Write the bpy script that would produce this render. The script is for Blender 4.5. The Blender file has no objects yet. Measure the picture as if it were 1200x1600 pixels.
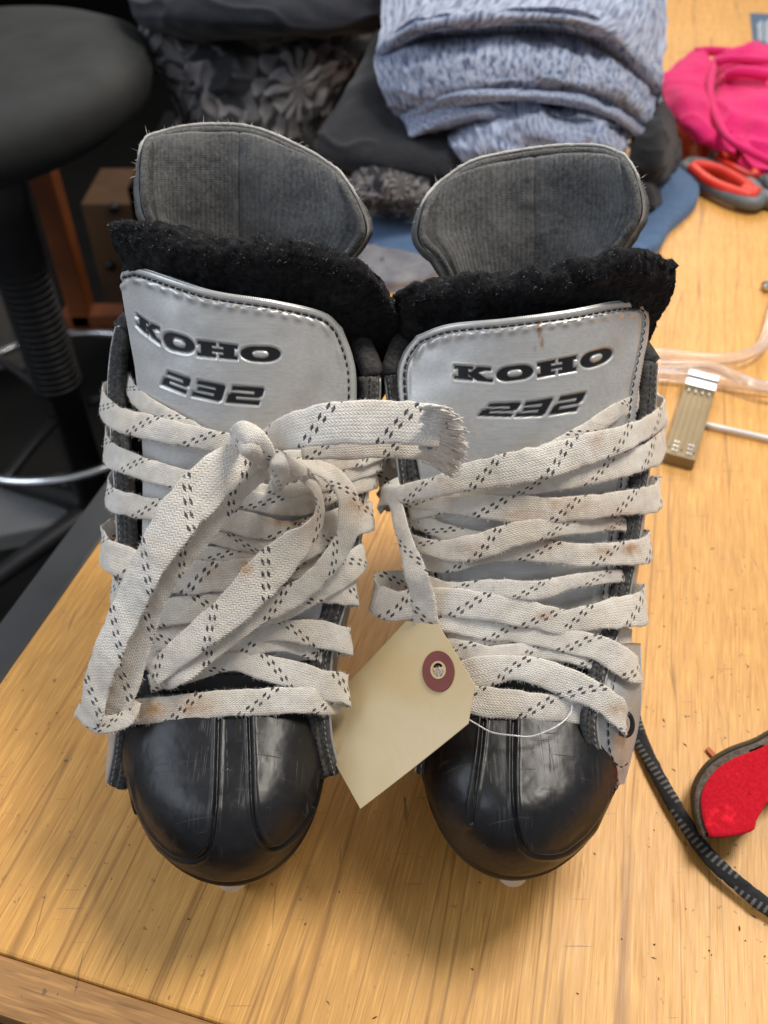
import bpy, bmesh, math, random
import numpy as np
from mathutils import Vector, Matrix
R = math.radians
random.seed(7); rng = np.random.default_rng(7)
scene = bpy.context.scene
COL = scene.collection

# ------------------------------------------------------------------ camera
FPX, PITCH, CAMH = 1350.0, R(44.5), 0.49
cp, sp = math.cos(PITCH), math.sin(PITCH)
cam_d = bpy.data.cameras.new('camera'); cam = bpy.data.objects.new('camera', cam_d); COL.objects.link(cam)
cam.location = (0, 0, CAMH); cam.rotation_euler = (math.pi/2 - PITCH, 0, 0)
cam_d.sensor_fit = 'VERTICAL'; cam_d.sensor_height = 24; cam_d.lens = 24*FPX/1600
cam_d.clip_start = 0.01; cam_d.clip_end = 50
cam_d.dof.use_dof = True; cam_d.dof.focus_distance = 0.415; cam_d.dof.aperture_fstop = 6.0
scene.camera = cam
# ------------------------------------------------------------------ world and lamps (indoor)
scene.world = bpy.data.worlds.new('World'); scene.world.use_nodes = True
bg = scene.world.node_tree.nodes['Background']; bg.inputs[0].default_value = (0.90, 0.93, 1.0, 1); bg.inputs[1].default_value = 0.25
def area(name, loc, target, size, power, col, sy=None):
    l = bpy.data.lights.new(name, 'AREA'); l.energy = power; l.color = col; l.size = size
    if sy: l.shape = 'RECTANGLE'; l.size_y = sy
    o = bpy.data.objects.new(name, l); COL.objects.link(o); o.location = loc
    o.rotation_euler = (Vector(target)-Vector(loc)).to_track_quat('-Z', 'Y').to_euler(); return o
area('ceiling_lamp', (0.75, 0.75, 1.75), (0.05, 0.35, 0), 0.55, 25, (1.0, 0.93, 0.83))
area('back_lamp', (0.5, 3.0, 1.7), (0, 0.6, 0), 1.5, 34, (1.0, 0.92, 0.82))
area('window_light', (-1.5, 0.3, 1.3), (-0.05, 0.3, 0.1), 1.1, 12, (0.78, 0.87, 1.0))
vs = scene.view_settings; vs.view_transform = 'Standard'; vs.look = 'None'; vs.gamma = 1; vs.exposure = 0.38

# ------------------------------------------------------------------ pixel <-> world (photo pixels 1200 x 1600)
CAM = np.array([0, 0, CAMH])
def dirs(px, py):
    px = np.asarray(px, float); py = np.asarray(py, float)
    u = (px-600)/FPX; v = (800-py)/FPX
    return np.stack([u, cp+sp*v, -sp+cp*v], -1)
def atz(px, py, z=0.0):
    d = dirs(px, py); t = (z-CAMH)/d[..., 2]; return CAM + d*t[..., None]
def aty(px, py, y):
    d = dirs(px, py); t = y/d[..., 1]; return CAM + d*t[..., None]
def proj(p):
    q = np.asarray(p)-CAM; dep = q[..., 1]*cp - q[..., 2]*sp; up = q[..., 1]*sp + q[..., 2]*cp
    return 600+FPX*q[..., 0]/dep, 800-FPX*up/dep, dep

def h3(i, j, k):
    n = (i*374761393 + j*668265263 + k*2147483647*3 + 1442695) & 0xffffffff
    n = ((n ^ (n >> 13))*1274126177) & 0xffffffff
    return ((n ^ (n >> 16)) & 0xffff)/65535.0
def vnoise(p, scale=1.0, seed=0):
    p = np.asarray(p, float)*scale + seed*17.13
    i = np.floor(p).astype(np.int64); f = p-i; f = f*f*(3-2*f)
    o = 0
    for a in (0, 1):
        for b in (0, 1):
            for c in (0, 1):
                w = (f[..., 0] if a else 1-f[..., 0])*(f[..., 1] if b else 1-f[..., 1])*(f[..., 2] if c else 1-f[..., 2])
                o = o + w*h3(i[..., 0]+a, i[..., 1]+b, i[..., 2]+c)
    return o*2-1
def fbm(p, scale, seed=0, oct=3):
    return sum(vnoise(p, scale*2**k, seed+k)*0.5**k for k in range(oct))

def cr(P, n):
    """Catmull-Rom through points P (k,d), resampled to n by control parameter then arc length"""
    P = np.asarray(P, float); k = len(P)
    if k == 2: 
        t = np.linspace(0, 1, n)[:, None]; return P[0]*(1-t)+P[1]*t
    Q = np.vstack([2*P[0]-P[1], P, 2*P[-1]-P[-2]])
    m = 24*(k-1); t = np.linspace(0, k-1-1e-9, m); i = t.astype(int); f = (t-i)[:, None]
    a, b, c, d = Q[i], Q[i+1], Q[i+2], Q[i+3]
    S = 0.5*(2*b+(c-a)*f+(2*a-5*b+4*c-d)*f*f+(3*b-a-3*c+d)*f**3)
    L = np.r_[0, np.cumsum(np.linalg.norm(np.diff(S[:, :min(3, S.shape[1])], axis=0), axis=1))]
    s = np.linspace(0, L[-1], n)
    return np.stack([np.interp(s, L, S[:, j]) for j in range(S.shape[1])], -1)
def crp(P, n):
    """Catmull-Rom uniform in parameter"""
    P = np.asarray(P, float); k = len(P)
    Q = np.concatenate([2*P[:1]-P[1:2], P, 2*P[-1:]-P[-2:-1]])
    t = np.linspace(0, k-1-1e-9, n); i = t.astype(int); f = (t-i).reshape((-1,)+(1,)*(P.ndim-1))
    a, b, c, d = Q[i], Q[i+1], Q[i+2], Q[i+3]
    return 0.5*(2*b+(c-a)*f+(2*a-5*b+4*c-d)*f*f+(3*b-a-3*c+d)*f**3)
def grid_up(G, nu, nv):
    G = np.asarray(G, float); A = crp(G, nu); return np.swapaxes(crp(np.swapaxes(A, 0, 1), nv), 0, 1)

# ------------------------------------------------------------------ object helpers
def tag(o, label=None, cat=None, group=None, kind=None):
    if label: o['label'] = label
    if cat: o['category'] = cat
    if group: o['group'] = group
    if kind: o['kind'] = kind
    return o
def empty(name, loc=(0, 0, 0), parent=None):
    o = bpy.data.objects.new(name, None); COL.objects.link(o); o.location = loc; o.parent = parent; o.empty_display_size = .02
    bpy.context.view_layer.update() if False else None
    return o
ORG = {}
def thing(name, loc, label, cat, group=None):
    o = empty(name, loc); ORG[o.name] = np.array(loc, float); tag(o, label, cat, group); return o
def org(o):
    s = np.zeros(3)
    while o is not None: s = s + np.array(o.location); o = o.parent
    return s
def mesh(name, V, Fc, m=None, parent=None, smooth=True, uv=None, attrs=None, mats=None, fmat=None):
    V = np.asarray(V, float).reshape(-1, 3)
    if parent is not None: V = V-org(parent)
    me = bpy.data.meshes.new(name)
    if isinstance(Fc, np.ndarray) and Fc.ndim == 2:
        nf, k = Fc.shape
        me.vertices.add(len(V)); me.vertices.foreach_set('co', V.ravel())
        me.loops.add(nf*k); me.loops.foreach_set('vertex_index', Fc.astype(np.int32).ravel())
        me.polygons.add(nf); me.polygons.foreach_set('loop_start', np.arange(0, nf*k, k, dtype=np.int32))
        me.update(calc_edges=True)
    else:
        me.from_pydata([tuple(v) for v in V], [], [tuple(int(i) for i in f) for f in Fc]); me.update()
    me.validate(verbose=False)
    if smooth: me.polygons.foreach_set('use_smooth', [True]*len(me.polygons))
    if uv is not None:
        l = me.uv_layers.new(name='UVMap'); idx = np.zeros(len(me.loops), np.int32); me.loops.foreach_get('vertex_index', idx)
        l.data.foreach_set('uv', np.asarray(uv, float).reshape(-1, 2)[idx].ravel())
    for an, av in (attrs or {}).items():
        a = me.attributes.new(an, 'FLOAT', 'POINT'); a.data.foreach_set('value', np.asarray(av, float).ravel())
    for mm in (mats or ([m] if m else [])): me.materials.append(mm)
    if fmat is not None: me.polygons.foreach_set('material_index', np.asarray(fmat, np.int32))
    o = bpy.data.objects.new(name, me); COL.objects.link(o); o.parent = parent
    return o
def gfaces(nu, nv, closeu=False, closev=False, off=0, flip=False):
    i = np.arange(nu if closeu else nu-1); j = np.arange(nv if closev else nv-1)
    I, J = np.meshgrid(i, j, indexing='ij'); I2 = (I+1) % nu; J2 = (J+1) % nv
    f = np.stack([I*nv+J, I2*nv+J, I2*nv+J2, I*nv+J2], -1).reshape(-1, 4)+off
    return f[:, ::-1] if flip else f
def gnormals(G):
    du = np.gradient(G, axis=0); dv = np.gradient(G, axis=1); n = np.cross(du, dv)
    return n/np.maximum(np.linalg.norm(n, axis=-1, keepdims=True), 1e-12)
def slab(name, G, thick, m, parent=None, uv=None, attrs=None, flip=False, smooth=True):
    """thick sheet from a grid; faces towards the camera on the G side"""
    G = np.asarray(G); nu, nv = G.shape[:2]; n = gnormals(G)
    c = CAM-G; s = np.sign(np.mean((n*c).sum(-1))); n = n*s
    B = G-n*(thick if np.isscalar(thick) else np.asarray(thick)[..., None])
    V = np.concatenate([G.reshape(-1, 3), B.reshape(-1, 3)]); N = nu*nv
    f1 = gfaces(nu, nv, flip=s < 0); f2 = gfaces(nu, nv, off=N, flip=s > 0)
    ring = [i*nv for i in range(nu)]+[(nu-1)*nv+j for j in range(1, nv)]+[i*nv+nv-1 for i in range(nu-2, -1, -1)]+[j for j in range(nv-2, 0, -1)]
    ring = np.array(ring); r2 = np.roll(ring, -1)
    f3 = np.stack([ring, ring+N, r2+N, r2], -1)
    if s > 0: f3 = f3[:, ::-1]
    F = np.concatenate([f1, f2, f3])
    if uv is None:
        a, b = np.meshgrid(np.linspace(0, 1, nu), np.linspace(0, 1, nv), indexing='ij'); uv = np.stack([b, 1-a], -1)
    U = np.concatenate([uv.reshape(-1, 2)]*2)
    at = {k: np.concatenate([np.asarray(v).ravel()]*2) for k, v in (attrs or {}).items()}
    return mesh(name, V, F, m, parent, smooth, U, at)
def box(name, c, s, m, parent=None, rz=0, bev=0.0, rot=None):
    bm = bmesh.new(); bmesh.ops.create_cube(bm, size=1)
    bmesh.ops.scale(bm, vec=s, verts=bm.verts)
    if bev: bmesh.ops.bevel(bm, geom=bm.edges[:], offset=bev, segments=2, affect='EDGES', profile=.5)
    M = Matrix.Translation(c) @ (rot if rot is not None else Matrix.Rotation(rz, 4, 'Z')); bmesh.ops.transform(bm, matrix=M, verts=bm.verts)
    V = [v.co[:] for v in bm.verts]; Fc = [[v.index for v in f.verts] for f in bm.faces]; bm.free()
    return mesh(name, V, Fc, m, parent, smooth=False)
def tube_v(P, rad, ns=10, caps=True, closed=False, sx=1.0):
    P = np.asarray(P, float); n = len(P); rad = np.broadcast_to(rad, (n,)).astype(float)
    T = np.gradient(P, axis=0) if not closed else (np.roll(P, -1, 0)-np.roll(P, 1, 0)); T /= np.linalg.norm(T, axis=1, keepdims=True)
    up = np.array([0, 0, 1.]) if abs(T[0][2]) < .9 else np.array([1., 0, 0])
    A = np.cross(T, up); A /= np.linalg.norm(A, axis=1, keepdims=True)+1e-12; B = np.cross(A, T)
    th = np.linspace(0, 2*math.pi, ns, endpoint=False)
    V = P[:, None]+rad[:, None, None]*(A[:, None]*np.cos(th)[None, :, None]*sx+B[:, None]*np.sin(th)[None, :, None])
    F = [tuple(f) for f in gfaces(n, ns, closeu=closed, closev=True)]
    if caps and not closed: F += [tuple(range(ns)), tuple(range((n-1)*ns, n*ns))[::-1]]
    return V.reshape(-1, 3), F
def tube(name, P, rad, m, parent=None, ns=10, closed=False, sx=1.0):
    V, F = tube_v(P, rad, ns, True, closed, sx); return mesh(name, V, F, m, parent)
def lathe(name, prof, c, m, parent=None, ns=48, M=None):
    prof = np.asarray(prof, float); th = np.linspace(0, 2*math.pi, ns, endpoint=False)
    V = np.stack([prof[:, 0][:, None]*np.cos(th), prof[:, 0][:, None]*np.sin(th), np.repeat(prof[:, 1][:, None], ns, 1)], -1).reshape(-1, 3)
    if M is not None: V = V @ np.array(M.to_3x3()).T
    return mesh(name, V+np.array(c), [tuple(f) for f in gfaces(len(prof), ns, closev=True)]+[tuple(range(ns)), tuple(range((len(prof)-1)*ns, len(prof)*ns))[::-1]], m, parent)

# ------------------------------------------------------------------ materials
class NT:
    def __init__(s, name):
        s.m = bpy.data.materials.new(name); s.m.use_nodes = True; s.t = s.m.node_tree; s.n = s.t.nodes; s.p = s.n['Principled BSDF']
    def add(s, typ, **kw):
        o = s.n.new(typ)
        for k, v in kw.items():
            if k.startswith('i_'):
                key = k[2:]; key = int(key) if key.isdigit() else key.replace('_', ' ')
                o.inputs[key].default_value = v
            else: setattr(o, k, v)
        return o
    def l(s, a, b): s.t.links.new(a, b); return s
    def val(s, x): return x
    def math(s, op, a, b=None, c=None, clamp=False):
        o = s.n.new('ShaderNodeMath'); o.operation = op; o.use_clamp = clamp
        for i, x in enumerate((a, b, c)):
            if x is None: continue
            if hasattr(x, 'is_linked'): s.t.links.new(x, o.inputs[i])
            else: o.inputs[i].default_value = x
        return o.outputs[0]
    def mix(s, f, a, b, typ='MIX'):
        o = s.n.new('ShaderNodeMix'); o.data_type = 'RGBA'; o.blend_type = typ
        for i, x in ((0, f), (6, a), (7, b)):
            if hasattr(x, 'is_linked'): s.t.links.new(x, o.inputs[i])
            else: o.inputs[i].default_value = x if not isinstance(x, tuple) else (x+(1,) if len(x) == 3 else x)
        return o.outputs[2]
    def ramp(s, f, stops, interp='LINEAR'):
        o = s.n.new('ShaderNodeValToRGB'); e = o.color_ramp; e.interpolation = interp
        while len(e.elements) < len(stops): e.elements.new(.5)
        for el, (p, c) in zip(e.elements, stops):
            el.position = p; el.color = (c, c, c, 1) if not isinstance(c, tuple) else c+(1,)
        s.t.links.new(f, o.inputs[0]); return o.outputs[0]
    def coord(s, which='Object', scale=(1, 1, 1), rot=(0, 0, 0), loc=(0, 0, 0)):
        c = s.n.new('ShaderNodeTexCoord'); m = s.n.new('ShaderNodeMapping'); s.l(c.outputs[which], m.inputs[0])
        m.inputs['Scale'].default_value = scale; m.inputs['Rotation'].default_value = rot; m.inputs['Location'].default_value = loc; return m.outputs[0]
    def noise(s, v, scale=5, detail=3, rough=.5, dist=0):
        o = s.n.new('ShaderNodeTexNoise'); s.l(v, o.inputs['Vector']); o.inputs['Scale'].default_value = scale
        o.inputs['Detail'].default_value = detail; o.inputs['Roughness'].default_value = rough; o.inputs['Distortion'].default_value = dist; return o.outputs[0]
    def voro(s, v, scale=5, feat='F1'):
        o = s.n.new('ShaderNodeTexVoronoi'); o.feature = feat; s.l(v, o.inputs['Vector']); o.inputs['Scale'].default_value = scale; return o.outputs[0]
    def bump(s, h, strength=.3, dist=.001, prev=None):
        o = s.n.new('ShaderNodeBump'); s.l(h, o.inputs['Height']); o.inputs['Strength'].default_value = strength; o.inputs['Distance'].default_value = dist
        if prev is not None: s.l(prev, o.inputs['Normal'])
        return o.outputs[0]
    def attr(s, name):
        o = s.n.new('ShaderNodeAttribute'); o.attribute_name = name; return o.outputs['Fac']
    def sep(s, v):
        o = s.n.new('ShaderNodeSeparateXYZ'); s.l(v, o.inputs[0]); return o.outputs
    def comb(s, x, y, z=0.0):
        o = s.n.new('ShaderNodeCombineXYZ')
        for i, q in enumerate((x, y, z)):
            if hasattr(q, 'is_linked'): s.l(q, o.inputs[i])
            else: o.inputs[i].default_value = q
        return o.outputs[0]
    def set(s, **kw):
        for k, v in kw.items():
            i = s.p.inputs[k.replace('_', ' ')]
            if hasattr(v, 'is_linked'): s.l(v, i)
            else: i.default_value = v+(1,) if isinstance(v, tuple) and len(v) == 3 else v
        return s
GX = math.atan2(.385, 1.402)          # grain direction, clockwise from +Y
def simple(name, col, rough=.5, metal=0, bump=None, var=.15, vs_=40, **kw):
    t = NT(name); c = t.coord(); n = t.noise(c, vs_, 4)
    a = tuple(x*(1-var) for x in col); b = tuple(min(1, x*(1+var)) for x in col)
    t.set(Base_Color=t.ramp(n, [(.3, a), (.7, b)]), Roughness=rough, Metallic=metal, **kw)
    if bump: t.set(Normal=t.bump(t.noise(c, bump[0], 4), bump[1], bump[2] if len(bump) > 2 else .001))
    return t.m

def mat_wood(name, light, dark, line, rz, along=2.2, across=70, rough=.42, worn=True):
    t = NT(name); c = t.coord('Object', rot=(0, 0, rz))
    def sc(x, y, v=None):
        m = t.add('ShaderNodeMapping'); t.l(v or c, m.inputs[0]); m.inputs['Scale'].default_value = (x, y, 1); return m.outputs[0]
    warp = t.noise(sc(6, 1.2), 1, 3); s = t.sep(c)
    wx = t.math('ADD', s[0], t.math('MULTIPLY', t.math('SUBTRACT', warp, .5), .035)); cw = t.comb(wx, s[1], 0.0)
    n1 = t.noise(sc(across, along, cw), 1, 5, .6); n2 = t.noise(sc(across*4, along*3.5, cw), 1, 3, .6); n3 = t.noise(sc(9, 1.0, cw), 1, 4, .55)
    n4 = t.noise(sc(across*6, 34, cw), 1, 2, .5)
    base = t.mix(t.ramp(n1, [(.30, 0.0), (.70, 1.0)]), dark, light)
    base = t.mix(t.ramp(n3, [(.36, .26), (.60, 0.0)]), base, line)
    base = t.mix(t.math('MULTIPLY', t.ramp(n2, [(.55, 0.0), (.68, 1.0)]), .55), base, line)
    base = t.mix(t.math('MULTIPLY', t.ramp(n4, [(.52, 0.0), (.66, 1.0)]), .5), base, tuple(min(1, x*1.3) for x in light))
    # long fine dark growth lines
    n5 = t.noise(sc(38, .9, cw), 1, 2, .4)
    ln = t.ramp(t.math('ABSOLUTE', t.math('SUBTRACT', n5, .5)), [(0.0, 1.0), (.012, 0.0)])
    base = t.mix(t.math('MULTIPLY', ln, .6), base, tuple(x*.55 for x in line))
    n6 = t.noise(sc(across*8, 26, cw), 1, 2, .5); base = t.mix(t.math('MULTIPLY', t.ramp(n6, [(.60, 0.0), (.70, 1.0)]), .38), base, tuple(x*.5 for x in line))
    rg = t.ramp(n2, [(.3, rough-.06), (.7, rough+.12)])
    if worn:
        sc2 = t.noise(t.coord('Object', (22, 700, 1), (0, 0, .8)), 1, 1.5); sc3 = t.noise(t.coord('Object', (500, 18, 1), (0, 0, .25)), 1, 1.5)
        scm = t.math('MULTIPLY', t.math('MAXIMUM', t.ramp(sc2, [(.735, 0.0), (.75, 1.0)]), t.ramp(sc3, [(.735, 0.0), (.75, 1.0)])), .6)
        base = t.mix(scm, base, (.16, .09, .04))
        d1 = t.noise(c, 210, 2, .6); m1 = t.noise(c, 9, 2)
        sp_ = t.math('MULTIPLY', t.ramp(d1, [(.70, 0.0), (.735, 1.0)]), t.ramp(m1, [(.4, 0.0), (.62, 1.0)]))
        base = t.mix(t.math('MULTIPLY', sp_, .8), base, (.05, .035, .025))
        gr = t.noise(c, 5, 5, .6); base = t.mix(t.ramp(gr, [(.5, 0.0), (.8, .24)]), base, (.34, .22, .12))
        rg = t.math('ADD', rg, t.math('MULTIPLY', gr, .12))
    t.set(Base_Color=base, Roughness=rg, Normal=t.bump(t.math('ADD', n2, t.math('MULTIPLY', n1, .6)), .25, .0006), Coat_Weight=.12, Coat_Roughness=.35)
    return t.m
M = {}
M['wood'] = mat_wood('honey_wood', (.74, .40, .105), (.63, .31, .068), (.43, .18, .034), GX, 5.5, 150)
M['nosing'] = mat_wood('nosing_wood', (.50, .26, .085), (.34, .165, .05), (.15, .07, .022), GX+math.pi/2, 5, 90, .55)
M['black_edge'] = simple('black_edge', (.030, .032, .035), .55, bump=(300, .2, .0004))
M['dark_crate'] = simple('dark_crate', (.004, .004, .005), .8, Specular_IOR_Level=.1)
M['floor'] = simple('dark_floor', (.006, .0055, .005), .6, vs_=3, var=.5, Specular_IOR_Level=.2)
M['toe'] = None
def mat_toe():
    t = NT('black_toe_plastic'); c = t.coord()
    s1 = t.coord('Object', (420, 7, 7), (0, 0, .5)); s2 = t.coord('Object', (9, 420, 9), (0, 0, -.35)); s3 = t.coord('Object', (500, 12, 12), (0, 0, -1.1))
    def scr(v, lo, th=.012): 
        n = t.noise(v, 1, 1.5, .5); return t.ramp(t.math('ABSOLUTE', t.math('SUBTRACT', n, lo)), [(0.0, 1.0), (th, 0.0)])
    mask = t.ramp(t.noise(c, 60, 3), [(.5, 0.0), (.62, 1.0)])
    sc = t.math('MULTIPLY', t.math('MAXIMUM', t.math('MAXIMUM', scr(s1, .36), scr(s2, .66)), scr(s3, .6)), mask)
    sm = t.noise(c, 38, 5, .65)
    base = t.mix(t.math('MULTIPLY', sc, .32), t.mix(t.ramp(sm, [(.4, 0.0), (.75, 1.0)]), (.006, .006, .007), (.017, .017, .019)), (.16, .16, .16))
    t.set(Base_Color=base, Roughness=t.math('ADD', t.ramp(sm, [(.3, .33), (.7, .43)]), t.math('MULTIPLY', sc, .2)),
          Normal=t.bump(t.math('SUBTRACT', t.math('MULTIPLY', t.noise(c, 500, 3), .3), t.math('MULTIPLY', sc, 1.0)), .25, .0004), Specular_IOR_Level=.38)
    return t.m
M['toe'] = mat_toe()
def mat_silver(name, col=(.50, .50, .485), ink=False, gx=0):
    t = NT(name); c = t.coord('Object', (40, 900, 900), (0, 0, gx)); f = t.noise(c, 1, 3, .6); c2 = t.coord()
    sm = t.noise(c2, 45, 4, .6)
    v = t.mix(t.ramp(f, [(.3, 0.0), (.7, 1.0)]), tuple(x*.88 for x in col), tuple(x*1.06 for x in col))
    v = t.mix(t.ramp(sm, [(.5, 0.0), (.85, .5)]), v, (.28, .26, .23))
    st = t.attr('stain'); v = t.mix(t.math('MULTIPLY', st, t.ramp(t.noise(c2, 420, 3), [(.3, .3), (.6, 1.0)]), clamp=True), v, (.34, .15, .03))
    rg = t.ramp(sm, [(.3, .30), (.7, .46)]); me = .45
    if ink:
        a = t.attr('ink'); v = t.mix(a, v, (.008, .008, .01)); rg = t.math('MULTIPLY_ADD', a, -.08, rg); me = t.math('MULTIPLY_ADD', a, -.45, .45)
    t.set(Base_Color=v, Roughness=rg, Metallic=me, Normal=t.bump(t.math('ADD', t.noise(c2, 900, 2), t.math('MULTIPLY', f, .5)), .12, .0003))
    return t.m
M['tongue'] = mat_silver('silver_tongue', (.60, .595, .58), True)
M['silver'] = mat_silver('silver_quarter', (.50, .50, .49))
def mat_lace(name, white, darkc, zig=True):
    t = NT(name); uv = t.coord('UV'); s = t.sep(uv); u, v = s[0], s[1]; c = t.coord()
    # herringbone braid
    col = t.math('PINGPONG', t.math('MULTIPLY', v, 12.0), 1.0)
    ph = t.math('ADD', t.math('MULTIPLY', u, 1/.0017), t.math('MULTIPLY', col, .9))
    h = t.math('ABSOLUTE', t.math('SINE', t.math('MULTIPLY', ph, math.pi)))
    rib = t.math('ABSOLUTE', t.math('SINE', t.math('MULTIPLY', v, math.pi*12)))
    w = t.math('MULTIPLY', h, t.math('MULTIPLY_ADD', rib, .6, .4))
    fz = t.noise(c, 1500, 3, .7)
    # black tracer picks, in diagonal double rows
    saw = t.math('FRACT', t.math('MULTIPLY', u, 1/.038)); vc = t.math('MULTIPLY_ADD', saw, 1.95, -.48)
    masks = []
    for k, off in enumerate((-.10, .10)):
        dv = t.math('ABSOLUTE', t.math('SUBTRACT', v, t.math('ADD', vc, off)))
        row = t.math('LESS_THAN', dv, .058)
        fr = t.math('FRACT', t.math('ADD', t.math('MULTIPLY', u, 1/.0043), .5*k))
        masks.append(t.math('MULTIPLY', row, t.math('LESS_THAN', fr, .42)))
    mk = t.math('MULTIPLY', t.math('MAXIMUM', *masks), t.ramp(t.noise(c, 1300, 2), [(.3, .4), (.45, 1.0)]))
    big = t.noise(c, 30, 4, .6); fine = t.noise(c, 240, 3, .6)
    b = t.mix(t.ramp(big, [(.35, 0.0), (.75, 1.0)]), white, tuple(x*y for x, y in zip(white, (.80, .75, .68))))
    b = t.mix(t.ramp(fine, [(.45, 0.0), (.9, .5)]), b, tuple(x*.6 for x in white))
    b = t.mix(t.ramp(t.noise(c, 19, 3, .6), [(.48, 0.0), (.72, .34)]), b, (.72, .56, .36))
    b = t.mix(t.math('MULTIPLY', t.math('MULTIPLY', t.attr('stain'), 1.5), t.ramp(fine, [(.3, .35), (.65, 1.0)]), clamp=True), b, (.50, .24, .07))
    b = t.mix(t.math('MULTIPLY', t.math('SUBTRACT', 1.0, w), .27), b, tuple(x*.5 for x in white))
    b = t.mix(t.math('MULTIPLY', mk, .94), b, darkc)
    t.set(Base_Color=b, Roughness=.95, Specular_IOR_Level=.15, Sheen_Weight=.25, Sheen_Roughness=.6,
          Normal=t.bump(t.math('ADD', w, t.math('MULTIPLY', fz, 1.3)), .62, .0006, t.bump(t.noise(c, 130, 4, .6), .35, .003)))
    return t.m
M['lace'] = mat_lace('white_lace', (.96, .905, .82), (.014, .015, .022))
M['fuzz'] = simple('lace_fuzz', (.75, .72, .68), .9)
def mat_felt(name, a, b, sc=300, st=.7):
    t = NT(name); c = t.coord(); n = t.noise(c, sc, 5, .7); g = t.noise(c, 60, 4, .6)
    v = t.mix(t.ramp(n, [(.35, 0.0), (.75, 1.0)]), a, b)
    v = t.mix(t.ramp(g, [(.6, 0.0), (.8, .5)]), v, tuple(x*3 for x in b))
    t.set(Base_Color=v, Roughness=1.0, Specular_IOR_Level=.05, Sheen_Weight=.06, Normal=t.bump(t.math('ADD', n, g), st, .0015)); return t.m
M['felt'] = mat_felt('black_felt', (.006, .006, .007), (.034, .034, .036))
M['lining'] = mat_felt('grey_lining', (.035, .034, .034), (.15, .145, .14), 500, .5)
M['lint'] = simple('lint', (.22, .215, .21), 1.0, var=.7, vs_=200)
M['felt_hair'] = simple('felt_hair', (.025, .025, .028), 1.0)
def mat_guard():
    t = NT('ribbed_grey_fabric'); uv = t.sep(t.coord('UV')); c = t.coord()
    r = t.math('ABSOLUTE', t.math('SINE', t.math('MULTIPLY', uv[0], math.pi*46)))
    k = t.math('ABSOLUTE', t.math('SINE', t.math('MULTIPLY', uv[1], math.pi*70)))
    n = t.noise(c, 420, 4, .7); g = t.noise(c, 35, 3, .5)
    v = t.mix(t.ramp(n, [(.3, 0.0), (.75, 1.0)]), (.060, .061, .064), (.20, .20, .198))
    v = t.mix(t.math('MULTIPLY', t.math('SUBTRACT', 1.0, r), .30), v, (.04, .04, .042))
    v = t.mix(t.ramp(g, [(.45, 0.0), (.8, .5)]), v, (.26, .258, .25))
    t.set(Base_Color=v, Roughness=.95, Specular_IOR_Level=.1, Sheen_Weight=.25, Normal=t.bump(t.math('ADD', t.math('MULTIPLY', r, .6), t.math('ADD', t.math('MULTIPLY', k, .3), t.math('MULTIPLY', n, .9))), .5, .0006)); return t.m
M['guard'] = mat_guard()
M['piping'] = mat_felt('grey_piping', (.07, .07, .07), (.22, .215, .205), 700, .6)
M['thread'] = simple('black_thread', (.010, .010, .012), .7)
M['thread_grey'] = simple('grey_thread', (.24, .235, .22), .8)
M['vamp'] = simple('black_vamp', (.012, .012, .013), .5, bump=(350, .3, .0005))
M['rimskin'] = simple('rim_leather', (.42, .41, .39), .5)
M['holder'] = simple('white_holder_plastic', (.72, .74, .76), .35)
M['steel'] = simple('blade_steel', (.6, .6, .62), .25, 1.0)
M['chrome'] = simple('chrome', (.75, .76, .78), .22, 1.0)

# ------------------------------------------------------------------ setting: floor, wall, workbench
fl = mesh('floor', [(-4, -2, -.86), (4, -2, -.86), (4, 5, -.86), (-4, 5, -.86)], [(0, 1, 2, 3)], M['floor']); tag(fl, kind='structure')
M['wall'] = simple('dark_wall', (.006, .006, .006), .9, vs_=2, Specular_IOR_Level=.0)
wl = box('wall', (0, 4.6, .5), (8, .1, 2.8), M['wall']); tag(wl, kind='structure')
G = np.array([math.sin(GX), math.cos(GX), 0]); Hh = np.array([math.cos(GX), -math.sin(GX), 0])
eL = atz(0, 1066); eF = atz(0, 1489)
a = np.array([[G[0], -Hh[0]], [G[1], -Hh[1]]]); s = np.linalg.solve(a, (eF-eL)[:2]); corner = eL+G*s[0]
def bench_pt(a_, b_, z): p = corner+Hh*a_+G*b_; return (p[0], p[1], z)
bench = thing('workbench', tuple(corner+np.array([0, 0, -.86])), 'honey wood workbench with black left edge under the pair of ice skates', 'workbench')
def prism(name, a0, a1, b0, b1, z0, z1, m, parent, bev=.0015):
    c = corner+Hh*(a0+a1)/2+G*(b0+b1)/2
    return box(name, (c[0], c[1], (z0+z1)/2), (a1-a0, b1-b0, z1-z0), m, parent, -GX, bev)
LB = 2.35
prism('tabletop', 0, 1.25, 0, LB, -.035, 0, M['wood'], bench, .002)
nw = 0.0255
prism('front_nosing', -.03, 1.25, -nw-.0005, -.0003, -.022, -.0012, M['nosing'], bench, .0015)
prism('edge_strip', -.031, -.001, 0, LB, -.04, -.002, M['black_edge'], bench, .002)
for a_, b_ in ((.06, .06), (1.15, .06), (.06, 2.2), (1.15, 2.2)):
    prism('leg', a_, a_+.06, b_, b_+.06, -.86, -.036, M['black_edge'], bench, .003)
prism('back_rail', 0, 1.25, LB+.001, LB+.05, -.035, .012, M['wood'], bench, .003)

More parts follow.
